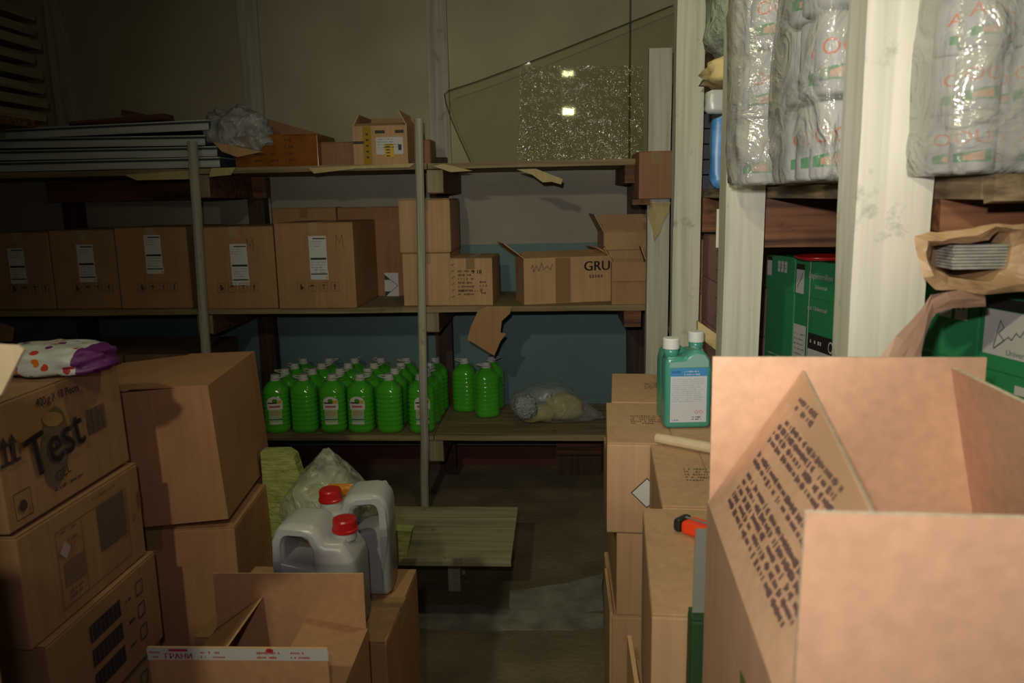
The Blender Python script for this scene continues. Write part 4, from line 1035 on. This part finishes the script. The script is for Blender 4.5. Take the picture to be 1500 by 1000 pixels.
# teal twin bottles
def teal():
    m, nt, b = newmat('teal_plastic')
    b.inputs['Base Color'].default_value = (.075, .34, .27, 1); b.inputs['Roughness'].default_value = .25
    b.inputs['Subsurface Weight'].default_value = .25; b.inputs['Subsurface Scale'].default_value = .02
    return m
TEAL = teal(); TEALP = plain('teal_empty_plastic', (.26, .46, .42), .25)
CAPW = plain('bright_white_cap', (.72, .74, .74), .4)
def dosing_bottle(label, loc, rz, flip=1, front=True):
    t = thing('dosing_bottle', label, 'bottle', loc, rz)
    bm = bmesh.new(); hw = .062
    out = [(-hw+.01, 0), (hw-.01, 0), (hw, .008), (hw, .165), (hw-.006, .19), (hw-.02, .207), (hw-.038, .215), (.012, .212), (-.002, .200), (-.012, .193), (-.02, .196), (-hw+.006, .196), (-hw, .18), (-hw, .008)]
    def prism(poly, dy, z_clip=None):
        cu = bpy.data.curves.new('c', 'CURVE'); cu.dimensions = '2D'; cu.fill_mode = 'BOTH'; cu.extrude = dy/2-.012; cu.bevel_depth = .012; cu.bevel_resolution = 3; cu.offset = -.012
        s = cu.splines.new('POLY'); s.points.add(len(poly)-1); s.use_cyclic_u = True
        for k_, (x, z) in enumerate(poly): s.points[k_].co = (x*flip, z, 0, 1)
        o = bpy.data.objects.new('c', cu); COL.objects.link(o)
        me = bpy.data.meshes.new_from_object(o.evaluated_get(bpy.context.evaluated_depsgraph_get())); bpy.data.objects.remove(o)
        b_ = bmesh.new(); b_.from_mesh(me); bmesh.ops.rotate(b_, cent=(0, 0, 0), matrix=Matrix.Rotation(R(90), 3, 'X'), verts=b_.verts); bmesh.ops.remove_doubles(b_, verts=b_.verts, dist=.0002)
        return b_
    o = obj('body', prism(out, .07), TEAL, t, smooth=True); md = o.modifiers.new('s', 'EDGE_SPLIT'); md.split_angle = R(50)
    cx_ = -.041*flip
    obj('neck', lathe([(.0195, .19), (.0195, .218)], 20, c=(cx_, 0)), TEAL, t, smooth=True)
    obj('cap', lathe([(.0222, .214), (.0225, .216), (.0225, .240), (.021, .2425)], 36, c=(cx_, 0)), CAPW, t)
    if front:
        p = Print((0, -.0352, 0), (1, 0, 0), (0, 0, 1), .0006)
        p.rect(.0, .092, .097, .148, 1, 0); p.rect(0, .155, .097, .022, 1.5, 1); p.rect(-.034, .156, .024, .006, 2, 3); p.lines(-.012, .157, .05, 2, .008, .004, 0, lay=2.2)
        p.lines(-.044, .136, .085, 12, .0055, .0024, 2, lay=1.6, rag=.1); p.lines(-.044, .024, .02, 1, .005, .0045, 3, lay=1.6)
        p.stroke([(.017, .046), (.022, .051), (.027, .046), (.022, .041), (.017, .046)], .001, 1.6, 4); p.stroke([(.029, .046), (.034, .051), (.039, .046), (.034, .041), (.029, .046)], .001, 1.6, 4)
        p.lines(.010, .032, .035, 2, .006, .004, 5, lay=1.6)
        p.build('label', [plain('label_pale', (.60, .63, .68), .4), plain('label_sky_blue', (.06, .28, .62), .4), plain('label_grey', (.32, .36, .42), .5), plain('label_teal_blue', (.03, .18, .4), .4), plain('label_red', (.6, .08, .08), .4), INK], t, 'white and blue product label')
        p = Print((0, -.0352, 0), (1, 0, 0), (0, 0, 1), .0003); p.poly([(-.052, .168), (.052, .168), (.052, .185), (.042, .2), (.02, .205), (.006, .196), (-.008, .184), (-.05, .182)]); p.build('liquid_line', TEALP, t)
    return t
bt = P(1006, 628, Z=TOPZ)
stand = TOPZ + .001
dosing_bottle('teal dosing bottle with white and blue label, the nearer of two', (bt.x, bt.y+.035, stand), 4, 1)
c2 = P(1021, 500, Y=bt.y+.15).x
dosing_bottle('teal dosing bottle with white cap, half hidden behind the labelled one', (bt.x-.0, bt.y+.128, stand), 4, -1, False)

# orange cutter on the near tan carton
ct = P(1008, 772, Z=TOPZ+.014)
t = thing('box_cutter', 'bright orange box cutter with black end on the tan carton', 'cutter', (ct.x+.020, ct.y-.004, TOPZ+.002), -42)
ORG = plain('orange_red_plastic', (1.0, .07, .015), .35)
obj('handle', box(-.028, .075, -.020, .020, 0, .024, bev=.007), ORG, t, smooth=False)
obj('end_cap', box(-.045, -.0285, -.0205, .0205, 0, .0245, bev=.007), plain('black_plastic', (.02, .02, .02), .4), t)
obj('blade', box(-.03, .07, -.003, .003, .0242, .0262), plain('steel', (.5, .5, .48), .3, .8), t)

# grey film strip and green carton between the cutter stack and the big open box
a = [P(x, y, Y=1.045) for x, y in ((1019, 775), (1040, 775), (1040, 900), (1026, 1000), (1030, 1060), (1018, 1060), (1014, 900))]
tag(obj('plastic_strip', slab(a, (0, 1, 0), .003), plain('grey_white_film', (.24, .25, .23), .35)), 'greyish plastic strip hanging between the cutter carton and the big open box', 'plastic')
carton('dark green carton low down behind the big open box', (.265, 1.045, 0), (.17, .035, P(1018, 905, Y=1.03).z), 0, plain('dark_green_board', (.02, .07, .022), .6), TAPE, tapeon=False)

# ================================================================== BIG OPEN BOX IN THE FOREGROUND
bw, bd, bh = .335, .46, .36
A = P(1036, 733, Y=1.0)          # far left top corner
rot = -2.8
ux, uy = Vector((cos(R(rot)), sin(R(rot)), 0)), Vector((-sin(R(rot)), cos(R(rot)), 0))
cc = A + ux*bw/2 - uy*bd/2
tB, fB = open_carton('big open tan carton with raised flaps and printed text in the right foreground', (cc.x, cc.y, A.z-bh), (bw, bd, bh), rot, KC,
    (('back', .195, 91, {'inset': .002}), ('left', .212, 58, {'inset': .008, 'trim': (0, .03), 'length2': .15}), ('right', .188, 78, {'inset': .004, 'skew': .0}), ('front', .178, 92, {'inset': .002})), cut=KCUT, th=.005)
carton('tall brown carton beneath the big open tan carton', (cc.x+.01, cc.y, 0), (.36, .47, A.z-bh-.001), rot, KS)
f = fB['left']
p = Print((0, 0, 0), (1, 0, 0), (0, 1, 0), .0006)
PUR = plain('purple_grey_ink', (.13, .075, .085), .7)
# rows run along the hinge: x here goes from far (+?) to near
for y0, n, x0, ln in ((.183, 2, -.175, .09), (.152, 4, -.175, .26), (.100, 2, -.175, .30), (.073, 5, -.165, .32)):
    p.lines(x0, y0, ln, n, .0100, .0080, 0, rag=.12, tight=True)
p.build('printed_marking', [PUR], f)
p = Print((0, 0, 0), (1, 0, 0), (0, 1, 0), .0004); p.poly([(-.21, .172), (.185, .122), (.185, .150), (-.21, .208)]); p.build('tape', [plain('amber_tape', (.56, .345, .22), .45)], f)
p = Print(*face((bw, bd, bh), 'left')); p.lift = .0008
p.rect(.06, .05, .03, .12, rot=8); p.build('printed_marking', [plain('green_mark', (.12, .2, .05), .7)], tB)

# ================================================================== RIGHT RACK GOODS
PURE = plain('cup_white', (.60, .62, .64), .4)
def pack_mesh(txt, seed, r=.040, h=.15, nm='x'):
    """white roll with green band and orange lettering"""
    t = thing('paper_roll', nm, 'roll')
    obj('body', lathe([(r*.82, 0), (r, .006), (r, h-.006), (r*.82, h)], 24), PURE, t, smooth=True)
    bm = bmesh.new()
    def patch(u0, u1, z0, z1, rr, mi):
        n = 10
        lo = [bm.verts.new((rr*sin(u0+(u1-u0)*i/n), -rr*cos(u0+(u1-u0)*i/n), z0)) for i in range(n+1)]
        hi = [bm.verts.new((rr*sin(u0+(u1-u0)*i/n), -rr*cos(u0+(u1-u0)*i/n), z1+.012*(i/n))) for i in range(n+1)]
        for i in range(n): bm.faces.new((lo[i], lo[i+1], hi[i+1], hi[i])).material_index = mi
    patch(-1.0, .9, h*.16, h*.30, r+.0006, 1); patch(-.5, .5, h*.19, h*.27, r+.001, 2)
    me = text_mesh(txt); sz = .047
    vs = [bm.verts.new(((r+.0008)*sin(v.co.x*sz/r), -(r+.0008)*cos(v.co.x*sz/r), h*.56+v.co.y*sz*.95)) for v in me.vertices]
    for fc in me.polygons:
        try: bm.faces.new([vs[i] for i in fc.vertices]).material_index = 0
        except ValueError: pass
    obj('printed_marking', bm, parent=t, mats=[plain('orange_print_bright', (.85, .16, .04), .5), plain('green_print', (.05, .32, .13), .5), plain('pale_orange_print', (.7, .4, .25), .5)])
    return t
proto = {'OO': pack_mesh('OO', 1), 'OUI': pack_mesh('OUI', 2), 'ATA': pack_mesh('ATA', 3)}; usedp = set()
colw = ['left', 'second', 'third', 'right']
def bag_of_rolls(base, nx, ny, nz, sp, sph, texts, where, rz=0, film_mat=None, scale=1.0, grow=(.03, .03, .04), zoff=0, seed=0, label='', zs=1.0):
    i = 0; g = 'rolls in the %s' % where
    M = Matrix.Rotation(R(rz), 3, 'Z')
    for iz in range(nz):
        for ix in range(nx):
            for iy in range(ny):
                k_ = texts[(ix + iz*2) % len(texts)]; src = proto[k_]
                o = src if k_ not in usedp else copy_tree(src); usedp.add(k_)
                o.location = Vector(base) + M @ Vector((ix*sp, iy*sp, iz*sph + .004)); o.scale = (scale, scale, scale*zs)
                o.rotation_euler = (0, 0, R(rz + 12*((ix*3+iz*5+iy) % 4 - 1.5)))
                o['group'] = g
                o['label'] = 'white roll in %s, %s layer, %s column, %s' % (where, ['bottom', 'middle', 'top'][iz], ['left', 'right'][ix], ['front', 'behind the front one', 'rearmost'][iy])
    W = (nx-1)*sp + .08*scale + grow[0]; D = (ny-1)*sp + .08*scale + grow[1]; H = nz*sph + grow[2]
    c = Vector(base) + M @ Vector(((nx-1)*sp/2, (ny-1)*sp/2, 0)); c.z = base[2] + H/2 - .004
    def fb(p, d):
        p.z = max(p.z, -H/2+.0045); return p
    o = obj('plastic_bag', lump((0, 0, 0), (W*1.16, D*1.16, H*1.12), .10, 1.8, .36, 64, seed, .06, 5, fb), film_mat, smooth=True)
    o.location = c; o.rotation_euler = (0, 0, R(rz)); tag(o, label, 'bag', 'clear bags of rolls on the top shelf')
RF = film('roll_bag_film', (.44, .45, .42), .55, .13, 9, 1.0)
zb = R1 + .003
b1 = P(1110, 270, Y=1.98)
bag_of_rolls((.478, 1.93, zb), 2, 2, 3, .083, .152, ['OO', 'ATA'], 'further clear bag', -4, RF, .95, (.045, .03, .03), seed=11, label='clear plastic bag of white rolls bulging past the third post')
bag_of_rolls((.500, 1.52, zb), 2, 3, 3, .080, .152, ['OO', 'OUI'], 'middle clear bag', 2, RF, .92, (.02, .03, .03), seed=21, label='clear plastic bag of white rolls just behind the nearest post')
bag_of_rolls((.548, 1.11, zb), 2, 2, 3, .070, .079, ['OUI', 'ATA', 'OO'], 'nearest clear bag', 0, RF, .66, (.024, .02, .02), seed=31, zs=.79, label='clear plastic bag of white rolls at the upper right, nearest to the viewer')
bag_of_rolls((.695, 1.10, zb), 2, 2, 3, .070, .079, ['ATA', 'OO'], 'bag at the photo edge', 0, RF, .66, (.024, .02, .02), seed=33, zs=.79, label='clear plastic bag of white rolls cut by the right edge of the photo')
# farther bag between second and third posts
GF = film('greenish_bag_film', (.42, .48, .40), .75, .25, 16)
fa = P(1046, 90, Y=2.75)
tag(obj('plastic_bag', lump((fa.x+.16, 2.80, fa.z+.20), (.36, .3, .42), .15, 2.5, .6, 36, 13, .08, 7), GF, smooth=True), 'greenish bag of goods high up behind the second post', 'bag')
tag(obj('foam_piece', lump((P(1052, 103, Y=2.62).x+.08, 2.66, P(1050, 105, Y=2.62).z), (.24, .2, .09), .25, 3, .7, 28, 14, .08, 5), noisy('cream_foam', (.55, .44, .20), (.66, .54, .28), (15, 15, 15), .85), smooth=True), 'cream foam roll under the greenish bag behind the second post', 'foam')
# what they rest on
zf = P(1050, 120, Y=2.62).z
carton('dark brown carton below the cream foam roll', (.80, 2.78, R1+.001), (.42, .42, zf-R1-.015), 0, K4)
# blue package
a = P(1041, 280, Y=2.50); hb = P(1041, 172, Y=2.50).z - R1
tag(obj('blue_package', lump((a.x+.07, 2.50, R1+.002+hb/2), (.15, .06, hb), .05, 3, .3, 32, 3, .03, 6), noisy('blue_print', (.04, .16, .48), (.10, .30, .62), (6, 6, 30), .35), smooth=True), 'blue plastic package standing behind the third post', 'package')
tag(obj('white_tray', lump((P(1052, 148, Y=2.47).x+.03, 2.50, P(1050, 148, Y=2.47).z), (.13, .05, .07), .1, 3, .4, 20, 3, .03, 6), plain('tray_grey', (.40, .42, .42), .3), smooth=True), 'grey white plastic tray on top of the blue package', 'tray')
# small white board nailed beside the third post
part('batten', box(P(1051, 300, Y=2.295).x-.004, .56, 2.279, 2.289, P(1053, 362, Y=2.29).z, P(1053, 306, Y=2.29).z), POST, rack2)
# cartons seen between the far posts
for i, (z, h, lab) in enumerate(((R2+.001, .175, 'lowest pinkish carton between the second and third posts'), (R2+.178, .175, 'middle pinkish carton between the second and third posts'), (R2+.355, .17, 'topmost pinkish carton between the second and third posts'))):
    dm = (.42, .46, h)
    t = carton(lab, (.585+.21, 3.05, z), dm, 0, cardboard('kraft_pink', (.36, .20, .17)), TAPE, group='pinkish cartons between the posts', tapeon=False)
    p = Print(*face(dm, 'left')); p.lift = .003; p.frame(.12, .0, .10, .07, .004); p.ell(.12, -.01, .02, .012); p.arrow(.12, .03, .05); p.build('printed_marking', [INKB], t)
for i, (z, h, m_, lab) in enumerate(((R2+.001, .26, K2, 'lower tan carton with dark bands between the two farthest posts'), (R2+.262, .23, K1, 'upper tan carton with dark bands between the two farthest posts'))):
    dm = (.45, .62, h)
    t = carton(lab, (.575+.225, 3.72, z), dm, 0, m_, TAPE, tapeon=False)
    p = Print(*face(dm, 'left')); p.lift = .003
    for j in range(4): p.rect(0, -.09+.06*j, .5, .022)
    p.build('printed_marking', [INKF], t)
FOLD = noisy('yellow_wrap', (.42, .34, .15), (.58, .48, .24), (20, 20, 8), .7)
pts = [P(x, y, Y=4.09) for x, y in ((952, 297), (982, 296), (978, 312), (972, 322), (966, 340), (958, 352), (956, 335), (949, 315))]
tag(obj('foam_sheet', slab(pts, (0, -1, 0), .01), FOLD), 'yellowish crumpled foam sheet hooked on the far whitewashed post', 'foam')
a = P(1040, 505, Y=2.3)
tag(obj('wooden_board', slab([P(x, y, Y=2.31) for x, y in ((1022, 470), (1065, 500), (1065, 525), (1022, 492))], (0, 1, 0), .02), wood('tan_board', (.40, .30, .13), (.5, .4, .2), 'X')), 'tan board slanting behind the second post near the teal bottles', 'board')
# thin dark-edged panels stacked at the far end of the top shelf
for i in range(6):
    z = R1 + .002 + i*.062
    t = thing('thin_panel', 'thin white rimmed panel at the right rack far end, %s from the bottom' % names[i] if i else 'thin white rimmed panel at the right rack far end, at the bottom', 'panel', (.88, 3.72, z), 0, 'thin panels at the far end')
    obj('panel_face', box(-.29, .3, -.35, .30, 0, .058, bev=.002), DKP, t)
    obj('panel_rim', box(-.302, -.291, -.35, .30, .02, .045, bev=.002), PANEL, t)
carton('brown carton on the panels behind the second post', (.88, 3.70, R1+.375), (.5, .6, .2), 0, KR)
carton('brown carton at the top right behind the clear bags', (.80, 2.22, zb+.0), (.30, .10, .56), 0, KR)
tag(obj('foam_roll', tube([(.53, 2.14, zb+.565+.05), (.95, 2.20, zb+.565+.05)], .05, 18), noisy('cream_foam', (.55, .44, .20), (.66, .54, .28))), 'pale foam roll at the top between the nearest posts', 'foam')

# green cartons
GRN = noisy('green_board', (.022, .24, .095), (.032, .29, .12), (4, 4, 4), .42)
WP = plain('label_white_matt', (.56, .57, .57), .5)
def green_box(label, corner, L, h, rz, D=.34, kind=0):
    """corner = far end of the visible left face at floor level; the face runs towards the viewer"""
    uyv = Vector((-sin(R(rz)), cos(R(rz)), 0)); uxv = Vector((cos(R(rz)), sin(R(rz)), 0))
    c = Vector(corner) - uyv*L/2 + uxv*D/2; c.z = R2+.001
    t = thing('green_carton', label, 'box', c, rz, 'green cartons on the middle shelf of the right rack')
    obj('body', box(-D/2+.003, D/2-.003, -L/2+.003, L/2-.003, 0, h-.005, bev=.003), GRN, t)
    lid = box(-D/2, D/2, -L/2+.0005, L/2-.0005, h-.115, h, bev=.003); obj('lid', lid, GRN, t)
    p = Print((-D/2, 0, h/2), (0, -1, 0), (0, 0, 1), .0012)
    if kind == 0:
        p.rect(-L*.36, h/2-.045, .032, .05, 1, 0); p.rect(-L*.36, h/2-.013, .032, .012, 1, 1)
        for i in range(3): p.rect(-L*.02+i*.022, h/2-.035, .017, .036, 1, 0); p.lines(-L*.02-.006+i*.022, h/2-.03, .01, 2, .009, .006, 1, lay=1.4)
        p.lines(-L*.3, -h*.20, .1, 6, .013, .006, 0); p.rect(-.02, -h*.40, .06, .05, 1, 0); p.barcode(-.02, -h*.40, .05, .045, 1)
    elif kind == 1:
        p.rect(-L/2+.035, h/2-.07, .048, .075, 1, 0); p.rect(-L/2+.035, h/2-.024, .048, .018, 1, 1); p.stroke([(-L/2+.02, h/2-.09), (-L/2+.045, h/2-.055), (-L/2+.05, h/2-.04)], .003, 1.5, 2)
        p.text('Papierrollen', -.035, h/2-.045, .027, 1, 0, bold=.0006); p.text('Universal', -.03, h/2-.078, .018, 1, 0)
        p.text('mit Universal', -.045, h/2-.145, .020, 1, 0, bold=.0006); p.rect(.072, h/2-.075, .035, .085, 1, 0); p.rect(.072, h/2-.024, .035, .016, 1, 1)
        p.rect(-L/2+.045, -.10, .075, .26, 1, 0); p.lines(-L/2+.012, -.0, .065, 10, .016, .005, 3, lay=1.5); p.rect(.0, -.01, .175, .05, 1, 1); p.lines(-.075, -.01, .085, 1, .02, .016, 0, lay=1.5); p.ell(.04, -.012, .014, .018, 1.4, 0); p.ell(.04, -.012, .010, .013, 1.8, 1)
        p.rect(.0, -.125, .175, .18, 1, 0); p.stroke([(-.02, -.09), (-.01, -.05), (.0, -.06)], .004, 1.5, 1)
        p.rect(-.09, .02, .004, h*.92, 2, 0)
    elif kind == 2:
        for i in range(2): p.rect(L/2-.075+i*.036, h/2-.028, .028, .042, 1, 0); p.lines(L/2-.083+i*.036, h/2-.018, .016, 2, .012, .007, 1, lay=1.4)
        p.stroke([(-.02, -.02), (-.01, .06)], .003, 1, 4); p.stroke([(-.015, .0), (.01, .03), (.035, .045)], .003, 1, 4); p.stroke([(-.02, -.03), (.0, -.02), (.03, -.03), (.04, -.05)], .003, 1, 4)
    else:
        p.rect(-L/2+.06, h/2-.055, .10, .07, 1, 0); p.rect(-L/2+.075, h/2-.010, .13, .018, 1, 1)
        p.stroke([(-L/2+.032, h/2-.078), (-L/2+.042, h/2-.035), (-L/2+.05, h/2-.045), (-L/2+.04, h/2-.055), (-L/2+.052, h/2-.065), (-L/2+.033, h/2-.08), (-L/2+.06, h/2-.058), (-L/2+.066, h/2-.062), (-L/2+.074, h/2-.05), (-L/2+.082, h/2-.055), (-L/2+.092, h/2-.038)], .002, 1.5, 2)
        p.text('Universal', -L/2+.082, h/2-.082, .013, 1.5, 3)
        p.rect(-L/2+.11, h/2-.135, .06, .014, 1, 0)
    p.build('printed_marking', [WP, plain('carton_black', (.02, .02, .022), .5), plain('pencil_grey', (.16, .17, .18), .6), plain('print_green_dark', (.04, .16, .08), .6), plain('marker_navy', (.01, .05, .06), .5)], t)
    return t
hm = P(1163, 378, Y=2.56).z - R2; hn = P(1440, 430, Y=1.27).z - R2
rg = 13
uyv = Vector((-sin(R(rg)), cos(R(rg)), 0))
c1 = Vector((.707, 2.75, 0)); green_box('green carton beyond the nearest post, the farther of the pair with barcode', c1, .19, hm, rg, kind=0)
green_box('green carton beyond the nearest post with white strap and label', c1 - uyv*.193, .37, hm-.002, rg, kind=1)
c2 = Vector((.663, 1.27, 0)) + uyv*.150; green_box('green carton with pen scribble under the brown paper package', c2, .148, hn, rg, D=.30, kind=2)
green_box('green carton with white handwritten label at the right edge of the photo', c2 - uyv*.151, .168, hn-.002, rg, D=.30, kind=3)
tr = P(1185, 377, Y=2.50)
t = tag(obj('red_tray', lathe([(.05, 0), (.07, .004), (.078, .012), (.074, .014), (.066, .006)], 28, .3, 1.1, 1.0), plain('red_plastic', (.45, .015, .02), .3), smooth=True), 'shallow red plastic tray on the strapped green carton', 'tray')
t.location = (tr.x+.03, 2.45, R2+hm+.002)

# brown paper package with stack of grey sheets, lying on the near green cartons
zt = R2 + hn + .002
PAPER = noisy('kraft_paper', (.40, .25, .13), (.52, .34, .19), (8, 8, 8), .5, bump=.4)
pc = P(1420, 385, Y=1.40)
Zp = zt
def paper_at(px, py, Y): return P(px, py, Y=Y)
yfp = 1.12
g = thing('paper_package', 'torn brown paper package around grey sheets on the green cartons', 'package')
# wrap: tube of paper open at the torn front
prof = [(1339, 345, 0), (1342, 365, 0), (1350, 405, 0), (1372, 424, 0), (1400, 424, .0), (1440, 432, .0), (1500, 427, 0), (1560, 424, 0), (1560, 330, .0), (1500, 327, 0), (1440, 332, .0), (1400, 338, 0), (1360, 340, 0)]
hole = [(1365, 360, 0), (1364, 390, 0), (1376, 398, 0), (1392, 408, 0), (1420, 411, 0), (1450, 413, 0), (1462, 402, 0), (1474, 392, 0), (1482, 362, .0), (1478, 340, .0), (1462, 338, .0), (1450, 352, 0), (1410, 356, 0)]
bm = bmesh.new(); N_ = len(prof)
def rg_(lst, Y, amp): 
    out = []
    for i, (x, y, dy) in enumerate(lst):
        v = P(x, y, Y=Y+dy); v += Vector((0, amp*noise.noise(Vector((i*1.7, Y, 3))), 0)); out.append(v)
    return out
inner = rg_(hole, yfp+.012, .012); rim = rg_(prof, yfp, .012)
back = [Vector((max(v.x+.03, .65), yfp+.20, min(1.68, max(v.z, Zp+.001)))) for v in rim]
inner_b = [Vector((max(v.x, .56), v.y+.18, min(v.z, 1.675))) for v in inner]
mid = [a_.lerp(b_, .5) + Vector((0, -.012, 0)) for a_, b_ in zip(inner, rim)]
rings = [[bm.verts.new(v) for v in r_] for r_ in (inner_b, inner, mid, rim, back)]
for a_, b_ in zip(rings, rings[1:]):
    for i in range(N_): bm.faces.new((a_[i], a_[(i+1) % N_], b_[(i+1) % N_], b_[i]))
bm.faces.new(rings[-1])
bmesh.ops.recalc_face_normals(bm, faces=bm.faces)
bmesh.ops.subdivide_edges(bm, edges=bm.edges[:], cuts=2, use_grid_fill=True)
for v in bm.verts: v.co += noise.noise_vector(v.co*28)*.004 + noise.noise_vector(v.co*70)*.002
obj('wrapping_paper', bm, PAPER, g)
za_, zb_ = P(1420, 395, Y=yfp+.02).z, P(1420, 358, Y=yfp+.02).z
xa_, xb_ = .549, P(1478, 380, Y=yfp+.02).x
ns = 8; st_ = (zb_-za_)/ns
for i in range(ns):
    tag(obj('grey_sheet', box(xa_+random.uniform(0, .003), xb_-.002, yfp+.018+random.uniform(0, .004), yfp+.20, za_+i*st_+.0004, za_+(i+1)*st_-.0004, bev=.0008), noisy('grey_fibre_sheet', (.22, .22, .20), (.38, .38, .35), (60, 60, 60), .7)),
        'thin grey sheet inside the torn paper package, %s from the bottom' % names[i] if i else 'thin grey sheet inside the torn paper package, the lowest', 'sheet', 'grey sheets in the paper package')
# torn paper strip trailing down to the left
ctl = [((1440, 430), (1445, 448)), ((1410, 424), (1415, 450)), ((1385, 426), (1392, 452)), ((1362, 430), (1368, 458)), ((1350, 452), (1362, 470)), ((1335, 470), (1355, 492)), ((1312, 492), (1348, 520)), ((1285, 530), (1325, 545))]
bm = bmesh.new(); rows = []
for i, (u, l) in enumerate(ctl):
    Y = (1.13, 1.12, 1.11, 1.10, 1.09, 1.08, 1.07, 1.06)[i]
    a_, b_ = P(*u, Y=Y), P(*l, Y=Y); rows.append([bm.verts.new(a_.lerp(b_, k_/4) + Vector((0.004*noise.noise(Vector((i, k_*2.1, 0))), -.003*sin(pi*k_/4)+.006*noise.noise(Vector((i*1.9, k_*1.3, 5))), 0.003*noise.noise(Vector((k_, i*2.2, 0)))))) for k_ in range(5)])
for r0, r1 in zip(rows, rows[1:]):
    for k_ in range(4): bm.faces.new((r0[k_], r0[k_+1], r1[k_+1], r1[k_]))
o = obj('paper_strip', bm, noisy('brown_strip', (.34, .20, .15), (.44, .28, .21), (10, 10, 10), .35), g); md = o.modifiers.new('s', 'SOLIDIFY'); md.thickness = .0015
